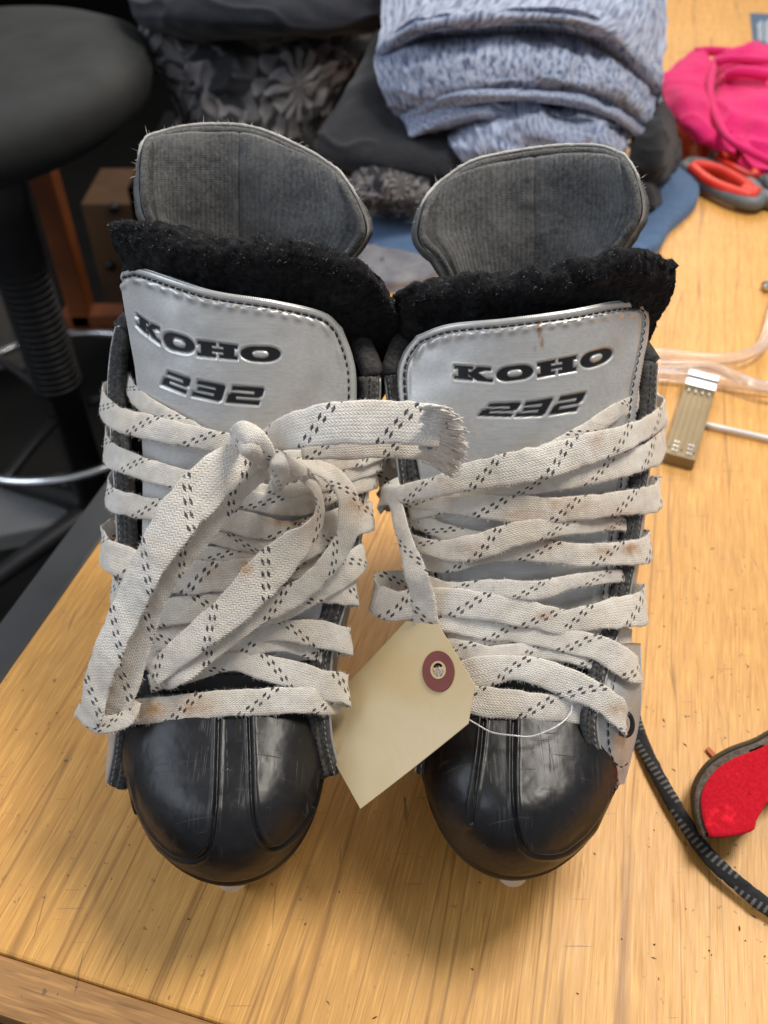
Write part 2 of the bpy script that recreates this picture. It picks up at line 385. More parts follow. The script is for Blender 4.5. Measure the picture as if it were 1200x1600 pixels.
# ------------------------------------------------------------------ front surface of a skate (tongue + facings)
class Front:
    def __init__(s, xz, xv, dy=0.0):
        s.xz, s.xv, s.dy = xz, xv, dy
    def S(s, x, z):
        y = np.interp(z, [0, .05, .105, .13, .175, .22, .25, .275, .30, .33], [.15, .2, .242, .272, .309, .3435, .363, .379, .394, .41])
        # soften the kinks
        y2 = np.interp(z+.012, [0, .05, .105, .13, .175, .22, .25, .275, .30, .33], [.15, .2, .242, .272, .309, .3435, .363, .379, .394, .41])
        y3 = np.interp(z-.012, [0, .05, .105, .13, .175, .22, .25, .275, .30, .33], [.15, .2, .242, .272, .309, .3435, .363, .379, .394, .41])
        k = np.interp(z, [.05, .1, .24, .3], [3.5, 4.2, 9.0, 9.0]); dx = x-np.interp(z, s.xz, s.xv)
        return (y+y2+y3)/3+s.dy+k*dx*dx
    def n(s, P):
        e = 2e-3; x, z = P[..., 0], P[..., 2]
        gx = (s.S(x+e, z)-s.S(x-e, z))/(2*e); gz = (s.S(x, z+e)-s.S(x, z-e))/(2*e)
        n = np.stack([gx, -np.ones_like(gx), gz], -1); return n/np.linalg.norm(n, axis=-1, keepdims=True)
    def hit(s, px, py, h=0.0):
        d = dirs(px, py); sh = d.shape[:-1]; d = d.reshape(-1, 3); ts = np.linspace(.25, .75, 260)
        P = CAM+d[:, None, :]*ts[None, :, None]; g = P[..., 1]-s.S(P[..., 0], P[..., 2])
        i = np.argmax(g > 0, axis=1); i = np.clip(i, 1, None); r = np.arange(len(d))
        g0, g1 = g[r, i-1], g[r, i]; t = ts[i-1]+(ts[i]-ts[i-1])*np.clip(g0/(g0-g1+1e-12), 0, 1)
        Q = CAM+d*t[:, None]; n = s.n(Q); dn = np.abs((d*n).sum(-1))
        h = np.broadcast_to(h, sh).reshape(-1)
        Q = CAM+d*(t-h/np.maximum(dn, .35))[:, None]
        return Q.reshape(sh+(3,)), n.reshape(sh+(3,))
FL = Front([.08, .13, .22, .28], [-.082, -.078, -.0715, -.071])
FR = Front([.08, .13, .22, .28], [.071, .071, .0705, .072])

STAINS = []
def stain_at(P):
    px, py, _ = proj(P); o = np.zeros(px.shape)
    for (x, y, rx, ry, a) in STAINS: o = np.maximum(o, a*np.exp(-(((px-x)/rx)**2+((py-y)/ry)**2)))
    return o
LACE_ST = [(985, 858, 12, 8, 1.0), (945, 862, 14, 8, .7), (300, 1106, 30, 18, .6), (240, 1110, 25, 16, .75), (850, 962, 12, 5, .9), (880, 790, 60, 22, .35), (965, 812, 30, 20, .4),
           (560, 790, 22, 22, .55), (820, 805, 30, 12, .4), (450, 812, 30, 10, .8), (382, 885, 10, 12, .8), (965, 1108, 16, 10, .5), (860, 848, 30, 12, .45), (933, 690, 10, 14, .5),
           (540, 720, 22, 14, .3), (700, 760, 20, 20, .3), (435, 1120, 14, 8, .5), (335, 895, 20, 14, .35), (740, 860, 40, 16, .3), (490, 800, 20, 40, .3)]

def stitches(name, P, N, length, gap, w, m, parent, lift=.0002, jit=.15):
    """row of short thread stitches along polyline P with normals N"""
    L = np.r_[0, np.cumsum(np.linalg.norm(np.diff(P, axis=0), axis=1))]; V = []; F = []; s0 = 0.0
    while s0+length < L[-1]:
        a0, a1 = s0+random.uniform(0, jit)*gap, s0+length
        pts = [np.array([np.interp(q, L, P[:, j]) for j in range(3)]) for q in (a0, (a0+a1)/2, a1)]
        n = np.array([np.interp((a0+a1)/2, L, N[:, j]) for j in range(3)]); n /= np.linalg.norm(n)
        T = pts[2]-pts[0]; T /= np.linalg.norm(T)+1e-9; B = np.cross(n, T); o = len(V)
        for q, (hh, ww) in zip(pts, ((-.1*w, .6), (.55*w, 1), (-.1*w, .6))):
            for sx, hz in ((-1, 0), (-.6, .8), (.6, .8), (1, 0)): V.append(q+B*sx*w/2*ww+n*(lift+hh*.9+hz*w*.3))
        for r_ in (0, 1):
            for c_ in range(3): F.append((o+r_*4+c_, o+r_*4+c_+1, o+r_*4+c_+5, o+r_*4+c_+4))
        F += [(o+3, o+2, o+1, o), (o+8, o+9, o+10, o+11)]
        s0 += length+gap
    return mesh(name, V, F, m, parent) if V else None

def hairs(name, P, N, n, lmin, lmax, wid, m, parent, spread=.8, rs=None):
    """tiny fibres standing on points P with normals N"""
    r = rs or np.random.default_rng(len(P)+n); idx = r.integers(0, len(P), n)
    p = P[idx]; d = N[idx]+r.normal(0, spread, (n, 3)); d /= np.linalg.norm(d, axis=1, keepdims=True)
    L = r.uniform(lmin, lmax, n)[:, None]; q = r.normal(0, 1, (n, 3)); s_ = np.cross(d, q); s_ /= np.linalg.norm(s_, axis=1, keepdims=True)
    bend = r.normal(0, .35, (n, 3))*L
    mid = p+d*L*.55+bend*.3; tip = p+d*L+bend
    V = np.stack([p-s_*wid, p+s_*wid, mid+s_*wid*.8, mid-s_*wid*.8, tip], 1).reshape(-1, 3); o = np.arange(n)*5
    F = [tuple(x) for x in np.stack([o, o+1, o+2, o+3], 1)]+[tuple(x) for x in np.stack([o+3, o+2, o+4], 1)]
    h = mesh(name, V, F, m, parent, smooth=False); h['kind'] = 'stuff'; return h

# ------------------------------------------------------------------ lace ribbons
FUZZ = {}
def ribbon(name, P, W, w, parent, u0=0.0, th=.0014, mat=None, cup=0.0, key=None):
    """P centre line (n,3), W unit width vectors (n,3), w widths (n,)"""
    n = len(P); T = np.gradient(P, axis=0); T /= np.linalg.norm(T, axis=1, keepdims=True)+1e-12
    W = W-(W*T).sum(1, keepdims=True)*T; W /= np.linalg.norm(W, axis=1, keepdims=True)+1e-12; Nn = np.cross(T, W)
    c = CAM-P
    a = np.array([-1, -.97, -.8, -.4, 0, .4, .8, .97, 1]); tz = np.array([0, .45, .85, 1, 1.04, 1, .85, .45, 0])
    sec = np.concatenate([np.stack([a, tz], 1), np.stack([a[::-1][1:-1], -tz[::-1][1:-1]], 1)])
    vv = (sec[:, 0]+1)/2
    wob = 1+.07*vnoise(np.stack([np.arange(n)*.35, np.zeros(n), np.full(n, u0*91)], 1))+.02*vnoise(np.stack([np.arange(n)*1.3, np.zeros(n), np.full(n, u0*31)], 1))
    ww = (w/2*wob)[:, None, None]
    V = P[:, None]+W[:, None]*sec[None, :, 0, None]*ww+Nn[:, None]*(sec[None, :, 1, None]*th/2+cup*(sec[None, :, 0, None]**2)*ww)
    V = V+Nn[:, None]*(.00035*vnoise(V*420, 1, 5)+.0006*vnoise(V*130, 1, 6))[..., None]
    L = np.r_[0, np.cumsum(np.linalg.norm(np.diff(P, axis=0), axis=1))]+u0
    uv = np.stack([np.repeat(L[:, None], len(sec), 1), np.repeat(vv[None], n, 0)], -1)
    k = len(sec); F = [tuple(f) for f in gfaces(n, k, closev=True)]+[tuple(range(k)), tuple(range((n-1)*k, n*k))[::-1]]
    global STAINS; STAINS = LACE_ST; st = stain_at(V.reshape(-1, 3))
    o = mesh(name, V.reshape(-1, 3), F, mat or M['lace'], parent, uv=uv, attrs={'stain': st})
    if key is not None:
        Nf = V-P[:, None]; Nf = Nf/np.linalg.norm(Nf, axis=-1, keepdims=True)
        ed = list(range(0, 2))+[7, 8, 9, 15]
        FUZZ.setdefault(key, []).append((V.reshape(-1, 3), Nf.reshape(-1, 3)))
        FUZZ[key].append((V[:, ed].reshape(-1, 3), Nf[:, ed].reshape(-1, 3)))
    return o
def lace(Fs, pts, parent, mode='pass', u0=None, name='lace_pass', cup=0.0, n=None, key=None, th=.0014):
    """pts: (px, py, width px, height mm [, twist deg]) over the front surface"""
    A = np.array([list(p)+[0]*(5-len(p)) for p in pts], float)
    Q, N = Fs.hit(A[:, 0], A[:, 1], A[:, 3]*.001)
    if mode == 'abs': Q = aty(A[:, 0], A[:, 1], A[:, 3]); N = np.tile([0, -.75, .66], (len(A), 1)); mode = 'free'
    dep = proj(Q)[2]; wm = A[:, 2]*dep/FPX
    D = np.concatenate([Q, wm[:, None], N, A[:, 4:5]], 1)
    Ln = np.linalg.norm(np.diff(Q, axis=0), axis=1).sum(); n = n or max(14, int(Ln/.0016))
    C = cr(D, n); P = C[:, :3]; w = np.clip(C[:, 3], .001, None); Nn = C[:, 4:7]; tw = np.radians(C[:, 7])+.14*vnoise(np.c_[np.arange(n)*.07, np.full(n, A[0, 1]), np.full(n, 7.)], 1, 3)
    P = P+np.stack([vnoise(np.c_[np.arange(n)*.12, np.full(n, A[0, 0]), np.full(n, j)], 1, j) for j in range(3)], 1)*.0005
    T = np.gradient(P, axis=0); T /= np.linalg.norm(T, axis=1, keepdims=True)+1e-12
    if mode == 'pass':
        S0 = np.stack([-Nn[:, 0]*.35, np.full(n, .70), np.full(n, .71)], 1); S0 = S0-(S0*Nn).sum(1, keepdims=True)*Nn*.8
        W = S0-(S0*T).sum(1, keepdims=True)*T
    else: W = np.cross(Nn, T)
    W /= np.linalg.norm(W, axis=1, keepdims=True)+1e-12
    B = np.cross(T, W); W = W*np.cos(tw)[:, None]+B*np.sin(tw)[:, None]
    # keep the given width as seen: widen slightly when the ribbon is seen obliquely
    return ribbon(name, P, W, w, parent, random.uniform(0, .3) if u0 is None else u0, th=th, cup=cup, key=key)

# ------------------------------------------------------------------ lettering, unit boxes (x right, y down)
def rect(x0, y0, x1, y1): return [(x0, y0), (x1, y0), (x1, y1), (x0, y1)]
def rrect(x0, y0, x1, y1, rx, ry, n=7):
    P = []
    for cx, cy, a0 in ((x1-rx, y0+ry, -90), (x1-rx, y1-ry, 0), (x0+rx, y1-ry, 90), (x0+rx, y0+ry, 180)):
        for i in range(n): a = R(a0+90*i/(n-1)); P.append((cx+rx*math.cos(a), cy+ry*math.sin(a)))
    return P
GL = {   # list of (polygon, sign)
 'K': [(rect(.0, .0, .50, .24), 1), (rect(.10, .0, .38, 1), 1), (rect(.0, .76, .50, 1), 1),
       ([(.36, .58), (.62, .0), (.98, .0), (.98, .22), (.82, .24), (.56, .52)], 1), ([(.38, .40), (.62, .40), (.86, .78), (1.03, .78), (1.03, 1), (.62, 1), (.36, .62)], 1)],
 'O': [(rrect(0, 0, 1, 1, .34, .5), 1), (rrect(.30, .27, .70, .73, .14, .22), -1)],
 'H': [(rect(.0, .0, .46, .25), 1), (rect(.0, .75, .46, 1), 1), (rect(.08, 0, .36, 1), 1), (rect(.54, .0, 1, .25), 1), (rect(.54, .75, 1, 1), 1), (rect(.64, 0, .92, 1), 1), (rect(.3, .39, .7, .62), 1)],
 '2': [([(.06, 0), (.94, 0), (1, .12), (1, .46), (.9, .60), (.26, .60), (.26, .74), (.97, .74), (.97, 1), (0, 1), (0, .54), (.1, .40), (.74, .40), (.74, .26), (.06, .26)], 1)],
 '3': [([(.06, 0), (.94, 0), (1, .12), (1, .88), (.92, 1), (0, 1), (0, .74), (.70, .74), (.70, .62), (.12, .62), (.12, .38), (.70, .38), (.70, .26), (.06, .26)], 1)],
}
def sdf(P, poly):
    poly = np.asarray(poly, float); d = np.full(len(P), 1e9); ins = np.zeros(len(P), bool)
    for i in range(len(poly)):
        a, b = poly[i], poly[(i+1) % len(poly)]; e = b-a; w = P-a
        t = np.clip((w@e)/max(e@e, 1e-9), 0, 1); d = np.minimum(d, np.hypot(*(w-t[:, None]*e).T))
        c = ((a[1] <= P[:, 1]) != (b[1] <= P[:, 1])) & (P[:, 0] < a[0]+(P[:, 1]-a[1])/(b[1]-a[1]+1e-12)*(b[0]-a[0])); ins ^= c
    return np.where(ins, -d, d)
def text_sdf(P, words):
    """P (n,2) photo pixels; words: (letters [(ch,x0,x1)], top curve, bottom curve, slant)"""
    out = np.full(len(P), 50.)
    for letters, top, bot, slant in words:
        top = np.array(top); bot = np.array(bot)
        for ch, x0, x1 in letters:
            def mp(p):
                x = x0+(x1-x0)*p[0]+slant*(1-p[1]); s = (x-slant*(.5))
                fb = np.interp(x, bot[:, 0], bot[:, 1]); ft = np.interp(x, top[:, 0], top[:, 1]); return (x, ft+(fb-ft)*p[1])
            box_ = (P[:, 0] > x0-16) & (P[:, 0] < x1+max(slant, 0)+16)
            if not box_.any(): continue
            Q = P[box_]; d = np.full(len(Q), 50.)
            for poly, sg in GL[ch]:
                pp = []
                for i in range(len(poly)):
                    a, b = np.array(poly[i]), np.array(poly[(i+1) % len(poly)])
                    for f in (0, .34, .67): pp.append(mp(a+(b-a)*f))
                q = sdf(Q, pp); d = np.minimum(d, q) if sg > 0 else np.maximum(d, -q)
            out[box_] = np.minimum(out[box_], d)
    return out

# ------------------------------------------------------------------ skate
def make_skate(c):
    Fs = c['F']; side = c['side']
    root = thing('ice_skate', (c['x0'], .32, 0), c['label'], 'ice skate', 'pair of black and silver ice skates')
    # ---- tongue panel
    rows = []
    for row in c['tongue']: rows.append([(p[0], p[1], (p[2] if len(p) > 2 else 0)) for p in row])
    nu, nv = 300, 440
    K = grid_up(np.array(rows, float), nu, nv); px, py = K[..., 0], K[..., 1]
    Q, N = Fs.hit(px, py, K[..., 2]*.001)
    g = N
    # inset distance to the border (in px)
    U, Vv = np.meshgrid(np.linspace(0, 1, nu), np.linspace(0, 1, nv), indexing='ij')
    border = np.minimum.reduce([np.hypot(px-px[:1], py-py[:1])+0*px] )
    bpts = np.concatenate([np.stack([px[:(40 if side < 0 else 300):3, 0]-(7 if side < 0 else 0), py[:(40 if side < 0 else 300):3, 0]], 1), np.stack([px[0, ::3], py[0, ::3]], 1), np.stack([px[::3, -1], py[::3, -1]], 1)])
    d = np.full(nu*nv, 1e9); PP = np.stack([px.ravel(), py.ravel()], 1)
    for b0 in range(0, len(bpts), 40):
        d = np.minimum(d, np.sqrt(((PP[:, None]-bpts[None, b0:b0+40])**2).sum(-1)).min(1))
    d = d.reshape(nu, nv)
    sd = text_sdf(PP, c['text']).reshape(nu, nv)
    ink = 1/(1+np.exp((sd-.3)*3.2))
    dep = -.0008*(1/(1+np.exp((sd-1.0)*1.2)))+.00012*np.exp(-((sd-3.4)/1.6)**2)
    groove = -.0011*np.exp(-((d-c['inset'])/2.4)**2)+.0005*np.exp(-((d-c['inset']-8)/5)**2)*(1+.8*np.sin(PP[:, 0].reshape(nu, nv)*.30))
    edge = -.0011*np.exp(-(d/2.6)**2)
    wav = .0011*vnoise(Q, 20, 3)+.0003*vnoise(Q, 90, 6)
    Q = Q+g*(dep+groove+edge+wav)[..., None]
    global STAINS; STAINS = c['tstain']
    slab('tongue', Q, .0022, M['tongue'], root, attrs={'ink': ink, 'stain': stain_at(Q)})
    tongue = bpy.context.scene.collection.objects[-1] if False else None
    # stitch line along the inset
    ci = int(round(.5*0)); line = []
    ins = c['inset']
    def lineat(seq):
        return [seq]
    # border path: up the left side, across the top, down the right side, moved inwards
    nb = 150
    ctr = np.array([px.mean(), py[:nu//2].mean()])
    lo = 46 if side < 0 else nu-1; left = np.stack([px[lo:3:-6, 0]-(8 if side < 0 else 0), py[lo:3:-6, 0]], 1); top = np.stack([px[0, 4:-4:6], py[0, 4:-4:6]], 1); right = np.stack([px[3::6, -1], py[3::6, -1]], 1)
    path = np.concatenate([left, top, right]); path = cr(path[::3], 260)
    tg = np.gradient(path, axis=0); tg /= np.linalg.norm(tg, axis=1, keepdims=True); nrm = np.stack([-tg[:, 1], tg[:, 0]], 1)
    path = path+nrm*ins
    SP, SN = Fs.hit(path[:, 0], path[:, 1], .0006)
    hrow = np.interp(path[:, 1], c['hr'][0], c['hr'][1])
    SP, SN = Fs.hit(path[:, 0], path[:, 1], hrow*.001-.0003)
    st = stitches('stitching', SP, SN, .0032, .0009, .0012, M['thread'], root)
    # ---- felt behind the tongue panel
    nu, nv = 90, 240
    K = grid_up(np.array(c['felt'], float), nu, nv)
    B = aty(K[..., 0], K[..., 1], K[..., 2])
    n0 = gnormals(B); n0 *= np.sign((n0*(CAM-B)).sum(-1, keepdims=True))
    lump = .0024*fbm(B, 60, 2)+.0008*fbm(B, 320, 4); u = np.linspace(0, 1, nu)[:, None]
    lump = lump+.0045*np.exp(-((u-.24)/.10)**2)*np.abs(vnoise(B*np.array([1, .3, .3]), 95, 9))
    B = B+n0*lump[..., None]
    fo = slab('tongue_felt', B, .006, M['felt'], root)
    Pf, Nf = B.reshape(-1, 3), n0.reshape(-1, 3)
    hairs('felt_nap', Pf, Nf, 26000, .0004, .0016, .00006, M['felt_hair'], fo, .7)
    sel = (np.abs(u-.28) < .22+0*B[..., 0])
    hairs('lint', B[sel].reshape(-1, 3), n0[sel].reshape(-1, 3), 800, .0003, .0016, .00013, M['lint'], fo, 1.2)
    # ---- tendon guard
    nu, nv = 70, 120
    K = grid_up(np.array(c['guard'], float), nu, nv)
    B = aty(K[..., 0], K[..., 1], K[..., 2]); n0 = gnormals(B); n0 *= np.sign((n0*(CAM-B)).sum(-1, keepdims=True))
    U, V2 = np.meshgrid(np.linspace(0, 1, nu), np.linspace(0, 1, nv), indexing='ij')
    dd = np.minimum.reduce([U*1.0, V2*1.5, (1-V2)*1.5])
    B = B+n0*(.0025*np.clip((dd-.07)/.05, 0, 1)-.0012*np.exp(-((V2-.5)/.012)**2)+.0008*fbm(B, 60, 5))[..., None]
    gd = slab('tendon_guard', B, .006, M['guard'], root)
    hairs('guard_nap', B.reshape(-1, 3), n0.reshape(-1, 3), 9000, .0004, .0012, .00005, M['piping'], gd, .8)
    # silver outer skin of the guard, its edge showing proud all round
    ring = np.concatenate([K[::-1, 0], K[0, 1:-1], K[:, -1]])
    rp = cr(ring[::7], 220); kc = np.array([K[..., 0].mean(), K[..., 1].mean()])
    tg = np.gradient(rp[:, :2], axis=0); tg /= np.linalg.norm(tg, axis=1, keepdims=True)+1e-9
    outp = rp.copy(); outp[:, :2] += np.stack([tg[:, 1], -tg[:, 0]], 1)*1.0
    E = aty(outp[:, 0], outp[:, 1], outp[:, 2]+.0045)
    tube('guard_rim', E, .0011+.0003*vnoise(E, 500, 2), M['rimskin'], gd, 8)
    inp = rp.copy(); inp[:, :2] += np.stack([-tg[:, 1], tg[:, 0]], 1)*8
    E2 = aty(inp[:, 0], inp[:, 1], inp[:, 2]-.001)
    tube('guard_piping', E2, .0022+.0004*vnoise(E2, 300, 1), M['piping'], gd, 8)
    En = np.tile(np.array([0, -.8, .6]), (len(E), 1))
    hairs('frayed_threads', E, En, 650, .0008, .0040, .00013, M['fuzz'], gd, .9)
    # ---- boot shell: top edge (facing, collar, facing) and sole edge
    def edge(pxs, h=-.002):
        a_ = cr(np.array([list(p)+[h*1000]*(3-len(p)) for p in pxs], float)[:, :3], 60); q, n = Fs.hit(a_[:, 0], a_[:, 1], a_[:, 2]*.001); return q, n, a_
    eL_, nL_, aL_ = edge(c['face_l']); eR_, nR_, aR_ = edge(c['face_r'])
    xc = c['x0']
    colr = [eL_[-1], (eL_[-1]+np.array([xc-.052, .435, .235]))/2, np.array([xc-.048, .445, .218]), np.array([xc-.034, .474, .214]), np.array([xc, .488, .212]),
            np.array([xc+.034, .474, .214]), np.array([xc+.048, .445, .218]), (eR_[-1]+np.array([xc+.052, .435, .235]))/2, eR_[-1]]
    cc = cr(colr, 50)[1:-1]
    top = np.concatenate([eL_, cc, eR_[::-1]]); nt = len(top); ang = np.linspace(0, 1, nt)
    sole = cr([(xc+c['sx']-.036, .235, .060), (xc-.038, .27, .05), (xc-.034, .32, .048), (xc-.036, .39, .046), (xc-.032, .44, .046), (xc, .468, .046), (xc+.032, .44, .046), (xc+.036, .39, .046),
               (xc+.034, .32, .048), (xc+.038, .27, .05), (xc+c['sx']+.036, .235, .060)], nt)
    nw_ = 22; w = np.linspace(0, 1, nw_)[:, None, None]
    cen = np.stack([np.full(nt, xc), np.clip(top[:, 1], .2, .43), top[:, 2]], 1); out = top-cen; out[:, 2] = 0
    outn = out/np.maximum(np.linalg.norm(out, axis=1, keepdims=True), 1e-6)
    tap = np.clip(np.minimum(ang, 1-ang)/.16, 0, 1)**.8
    bl = tap*np.where(top[:, 0] < xc, c['bulge'][0], c['bulge'][1])
    gsh = top[None]*(1-w)+sole[None]*w+outn[None]*(np.sin(np.clip(w*1.0, 0, 1)*math.pi)**.8)*bl[None, :, None]
    STAINS = []
    s_ = slab('boot_shell', np.swapaxes(gsh, 0, 1), .0018, M['silver'], root, attrs={'stain': np.zeros((nt, nw_))})
    # seam stitching on the outside, next to the edge
    for half, lab in ((slice(0, 58), 0), (slice(nt-58, nt), 1)):
        Pst = gsh[2, half]*.55+gsh[1, half]*.45
        nn = outn[half]*.8+np.array([0, -.3, .5]); nn /= np.linalg.norm(nn, axis=1, keepdims=True)
        stitches('stitching', Pst, nn, .0032, .0011, .0010, M['thread'], root, .0008)
    # collar padding and dark insole inside
    tube('collar_padding', cc+np.array([0, -.004, -.002]), .0065, M['lining'], root, 12)
    ins_ = mesh('insole', np.concatenate([sole[::3]*np.array([1, 1, 0])+np.array([0, 0, .06])]), [tuple(range(len(sole[::3])))], M['felt'], root, False)
    # facings: padded grey edge band just inside the silver edge
    for (e, n_, a_), sg in (((eL_, nL_, aL_), 1), ((eR_, nR_, aR_), -1)):
        T = np.gradient(e, axis=0); T /= np.linalg.norm(T, axis=1, keepdims=True)
        W = np.cross(n_, T); W *= np.sign(W[:, :1])*sg*1.0; W /= np.linalg.norm(W, axis=1, keepdims=True)
        wid = np.full((len(e), 1), .0105)
        if side > 0 and sg < 0: wid = .0105-.0045*np.clip(1-np.linspace(0, 1, len(e))/.34, 0, 1)[:, None]**.5
        prof = np.array([(-.05, .0), (0, .0018), (.12, .0028), (.42, .0030), (.5, .0018), (.60, .0028), (.9, .0022), (1.0, .0004), (1.0, -.003), (0, -.003)])
        V = e[:, None]+W[:, None]*(prof[None, :, 0, None]*wid[:, None])+n_[:, None]*prof[None, :, 1, None]
        V = V+.0004*vnoise(V, 400, 3)[..., None]
        k = len(prof); fc = mesh('facing', V.reshape(-1, 3), [tuple(f) for f in gfaces(len(e), k, closev=True)]+[tuple(range(k)), tuple(range((len(e)-1)*k, len(e)*k))[::-1]], M['lining'], root)
        for fr, mt, gp in ((.27, 'thread_grey', .0010), (.75, 'thread', .0008)):
            stitches('stitching', e+W*wid*fr+n_*.0022, n_, .0022, gp, .0007, M[mt], fc, .0008)
        hairs('facing_nap', (e+W*wid*.95).reshape(-1, 3), n_, 700, .0006, .0022, .00006, M['lint'], fc, .9)
        # thin bright cut edge of the silver leather
        tube('leather_edge', e-W*.0006+n_*.0012, .0009, M['silver'], fc, 6)
        # dark inner padding from the facing down beside the tongue
        V = np.stack([e+W*.004-n_*.002, e+W*.012-n_*.010, e+W*.02-n_*.02], 1)
        mesh('inner_padding', V.reshape(-1, 3), gfaces(len(e), 3), M['felt'], fc)
    # ---- vamp between tongue and toe cap
    K = grid_up(np.array(c['vamp'], float), 24, 60); Q, N = Fs.hit(K[..., 0], K[..., 1], -.0015)
    vp = slab('vamp', Q, .003, M['vamp'], root)
    for j in (3, 17):
        stitches('stitching', Q[j], N[j], .003, .0012, .0009, M['thread_grey'] if False else M['thread'], vp, .0006)
    # ---- toe cap
    rim = atz(*(np.array(c['rim'], float).T), .064); rim = cr(rim, 260); na = len(rim)
    spine0 = Fs.hit(c['spine'][0][0], c['spine'][0][1], -.001)[0]; spf = atz(c['spine'][1][0], c['spine'][1][1], .104)
    nb = 150
    yy = (rim[:, 1]+rim[::-1, 1])/2; tpar = np.clip((yy-spf[1])/(spine0[1]-spf[1]), 0, 1); rd = spf+(spine0-spf)*tpar[:, None]
    rd[:, 2] = spf[2]+(spine0[2]-spf[2])*tpar**1.5
    hx = (1-np.linspace(0, 1, nb)**1.7)[:, None, None]; vz = np.sin(np.arccos(np.clip(hx**(1/.66), 0, 1)))**.9
    D = rim[None]-rd[None]
    V = rd[None]+D*np.array([1, 1, 0])*hx; V[..., 2] = rim[None, :, 2]+(rd[None, :, 2]-rim[None, :, 2])*vz[..., 0]
    n0 = gnormals(V); n0 *= np.sign((n0*(CAM-V)).sum(-1, keepdims=True)); n0 = np.nan_to_num(n0); fb = np.clip((np.arange(nb)-nb+14)/8, 0, 1)[:, None, None]; n0 = n0*(1-fb)+fb*np.array([0, -.25, .97])
    ppx, ppy, _ = proj(V); PP = np.stack([ppx.ravel(), ppy.ravel()], 1); dsp = np.zeros(len(PP))
    for poly, wd, amp in c['grooves']:
        q = cr(np.array(poly, float), 90); dm = np.full(len(PP), 1e9); sgn = np.zeros(len(PP))
        for i in range(len(q)-1):
            a_, b_ = q[i], q[i+1]; e_ = b_-a_; w_ = PP-a_; t_ = np.clip((w_@e_)/max(e_@e_, 1e-9), 0, 1); v_ = w_-t_[:, None]*e_
            dq = np.hypot(v_[:, 0], v_[:, 1]); cl = dq < dm; dm = np.where(cl, dq, dm); sgn = np.where(cl, np.sign(e_[0]*w_[:, 1]-e_[1]*w_[:, 0]), sgn)
        dsp += amp*(-np.exp(-(dm/wd)**2)+.45*np.exp(-((dm-wd*1.9)/wd)**2))
    # raised side panels
    pan = np.zeros(len(PP))
    for poly in c['panels']:
        s2 = sdf(PP, cr(np.array(poly, float), 70)); pan += .0011/(1+np.exp(s2*.9))
    V = V+n0*(dsp+pan).reshape(nb, na)[..., None]+n0*(.0002*fbm(V, 120, 8))[..., None]
    # under the rim: roll in to the sole
    lows = []
    cxy = np.array([rim[:, 0].mean(), rim[:, 1].max(), 0])
    for dz, inn in ((-.012, -.01), (-.011, .002), (-.007, .002), (-.002, -.002))[::1]:
        pass
    inward = (cxy-rim)*np.array([1, 1, 0]); inward /= np.linalg.norm(inward, axis=1, keepdims=True)
    low = [rim+inward*i_+np.array([0, 0, z_]) for z_, i_ in ((-.020, .020), (-.019, .012), (-.016, .006), (-.010, .0018), (-.0045, .0002), (-.003, .0012))]
    A = np.concatenate([np.array(low), V]); tc = slab('toe_cap', A, .0015, M['toe'], root)
    bm = bmesh.new(); bm.from_mesh(tc.data); bmesh.ops.remove_doubles(bm, verts=bm.verts, dist=.00004); bm.to_mesh(tc.data); bm.free()
    # ---- holder and blade
    hx_, hy_ = c['hold']; fp = atz(hx_, hy_, .030)
    hp = [(.0, .0), (.03, .0)]
    def bar(name, x, y0, y1, zs, wd, m, par):
        n = 40; y = np.linspace(y0, y1, n); f = np.linspace(0, 1, n); t_, b_ = zs(f)
        ws = wd*np.sin(np.clip(np.minimum(f, 1-f)*14, 0, 1)*math.pi/2)**.5*np.ones(n)
        V = []; 
        for i in range(n):
            for sx, z in ((-1, b_[i]), (-1, t_[i]), (1, t_[i]), (1, b_[i])): V.append((x+c['hdx']*f[i]+sx*ws[i]/2, y[i], z))
        return mesh(name, V, [tuple(q) for q in gfaces(n, 4, closev=True)]+[(0, 1, 2, 3), (4*n-1, 4*n-2, 4*n-3, 4*n-4)], m, par, False)
    hd = bar('blade_holder', fp[0], fp[1]+.008, .462, lambda f: (.050+0*f, .014+.020*np.clip(1-np.abs(f-.5)/.2, 0, 1)), .018, M['holder'], root)
    lathe('holder_post', [(.001, -.014), (.006, -.013), (.0085, -.009), (.0085, .0), (.0095, .004), (.0095, .018), (.001, .019)], (fp[0], fp[1]+.011, .031), M['holder'], hd, 24)
    bar('blade', fp[0], fp[1]+.012, .458, lambda f: (.022+0*f, .0+.006*np.clip(np.abs(f-.5)*2-.8, 0, 1)*5*.6), .004, M['steel'], hd)
    so = cr([(xc+c['sx']-.035, .215, .047), (xc-.03, .30, .047), (xc-.034, .40, .047), (xc-.02, .455, .047), (xc, .462, .047), (xc+.02, .455, .047), (xc+.034, .40, .047), (xc+.03, .30, .047), (xc+c['sx']+.035, .215, .047)], 60)
    tip = rim[20:-20:4]+inward[20:-20:4]*.012; tip[:, 2] = .047
    poly = np.concatenate([so, tip[::-1]]); nP = len(poly)
    mesh('outsole', np.concatenate([poly, poly+np.array([0, 0, .008])]), [tuple(range(nP)), tuple(range(nP, 2*nP))]+[(i, (i+1) % nP, (i+1) % nP+nP, i+nP) for i in range(nP)], M['vamp'], root, False)
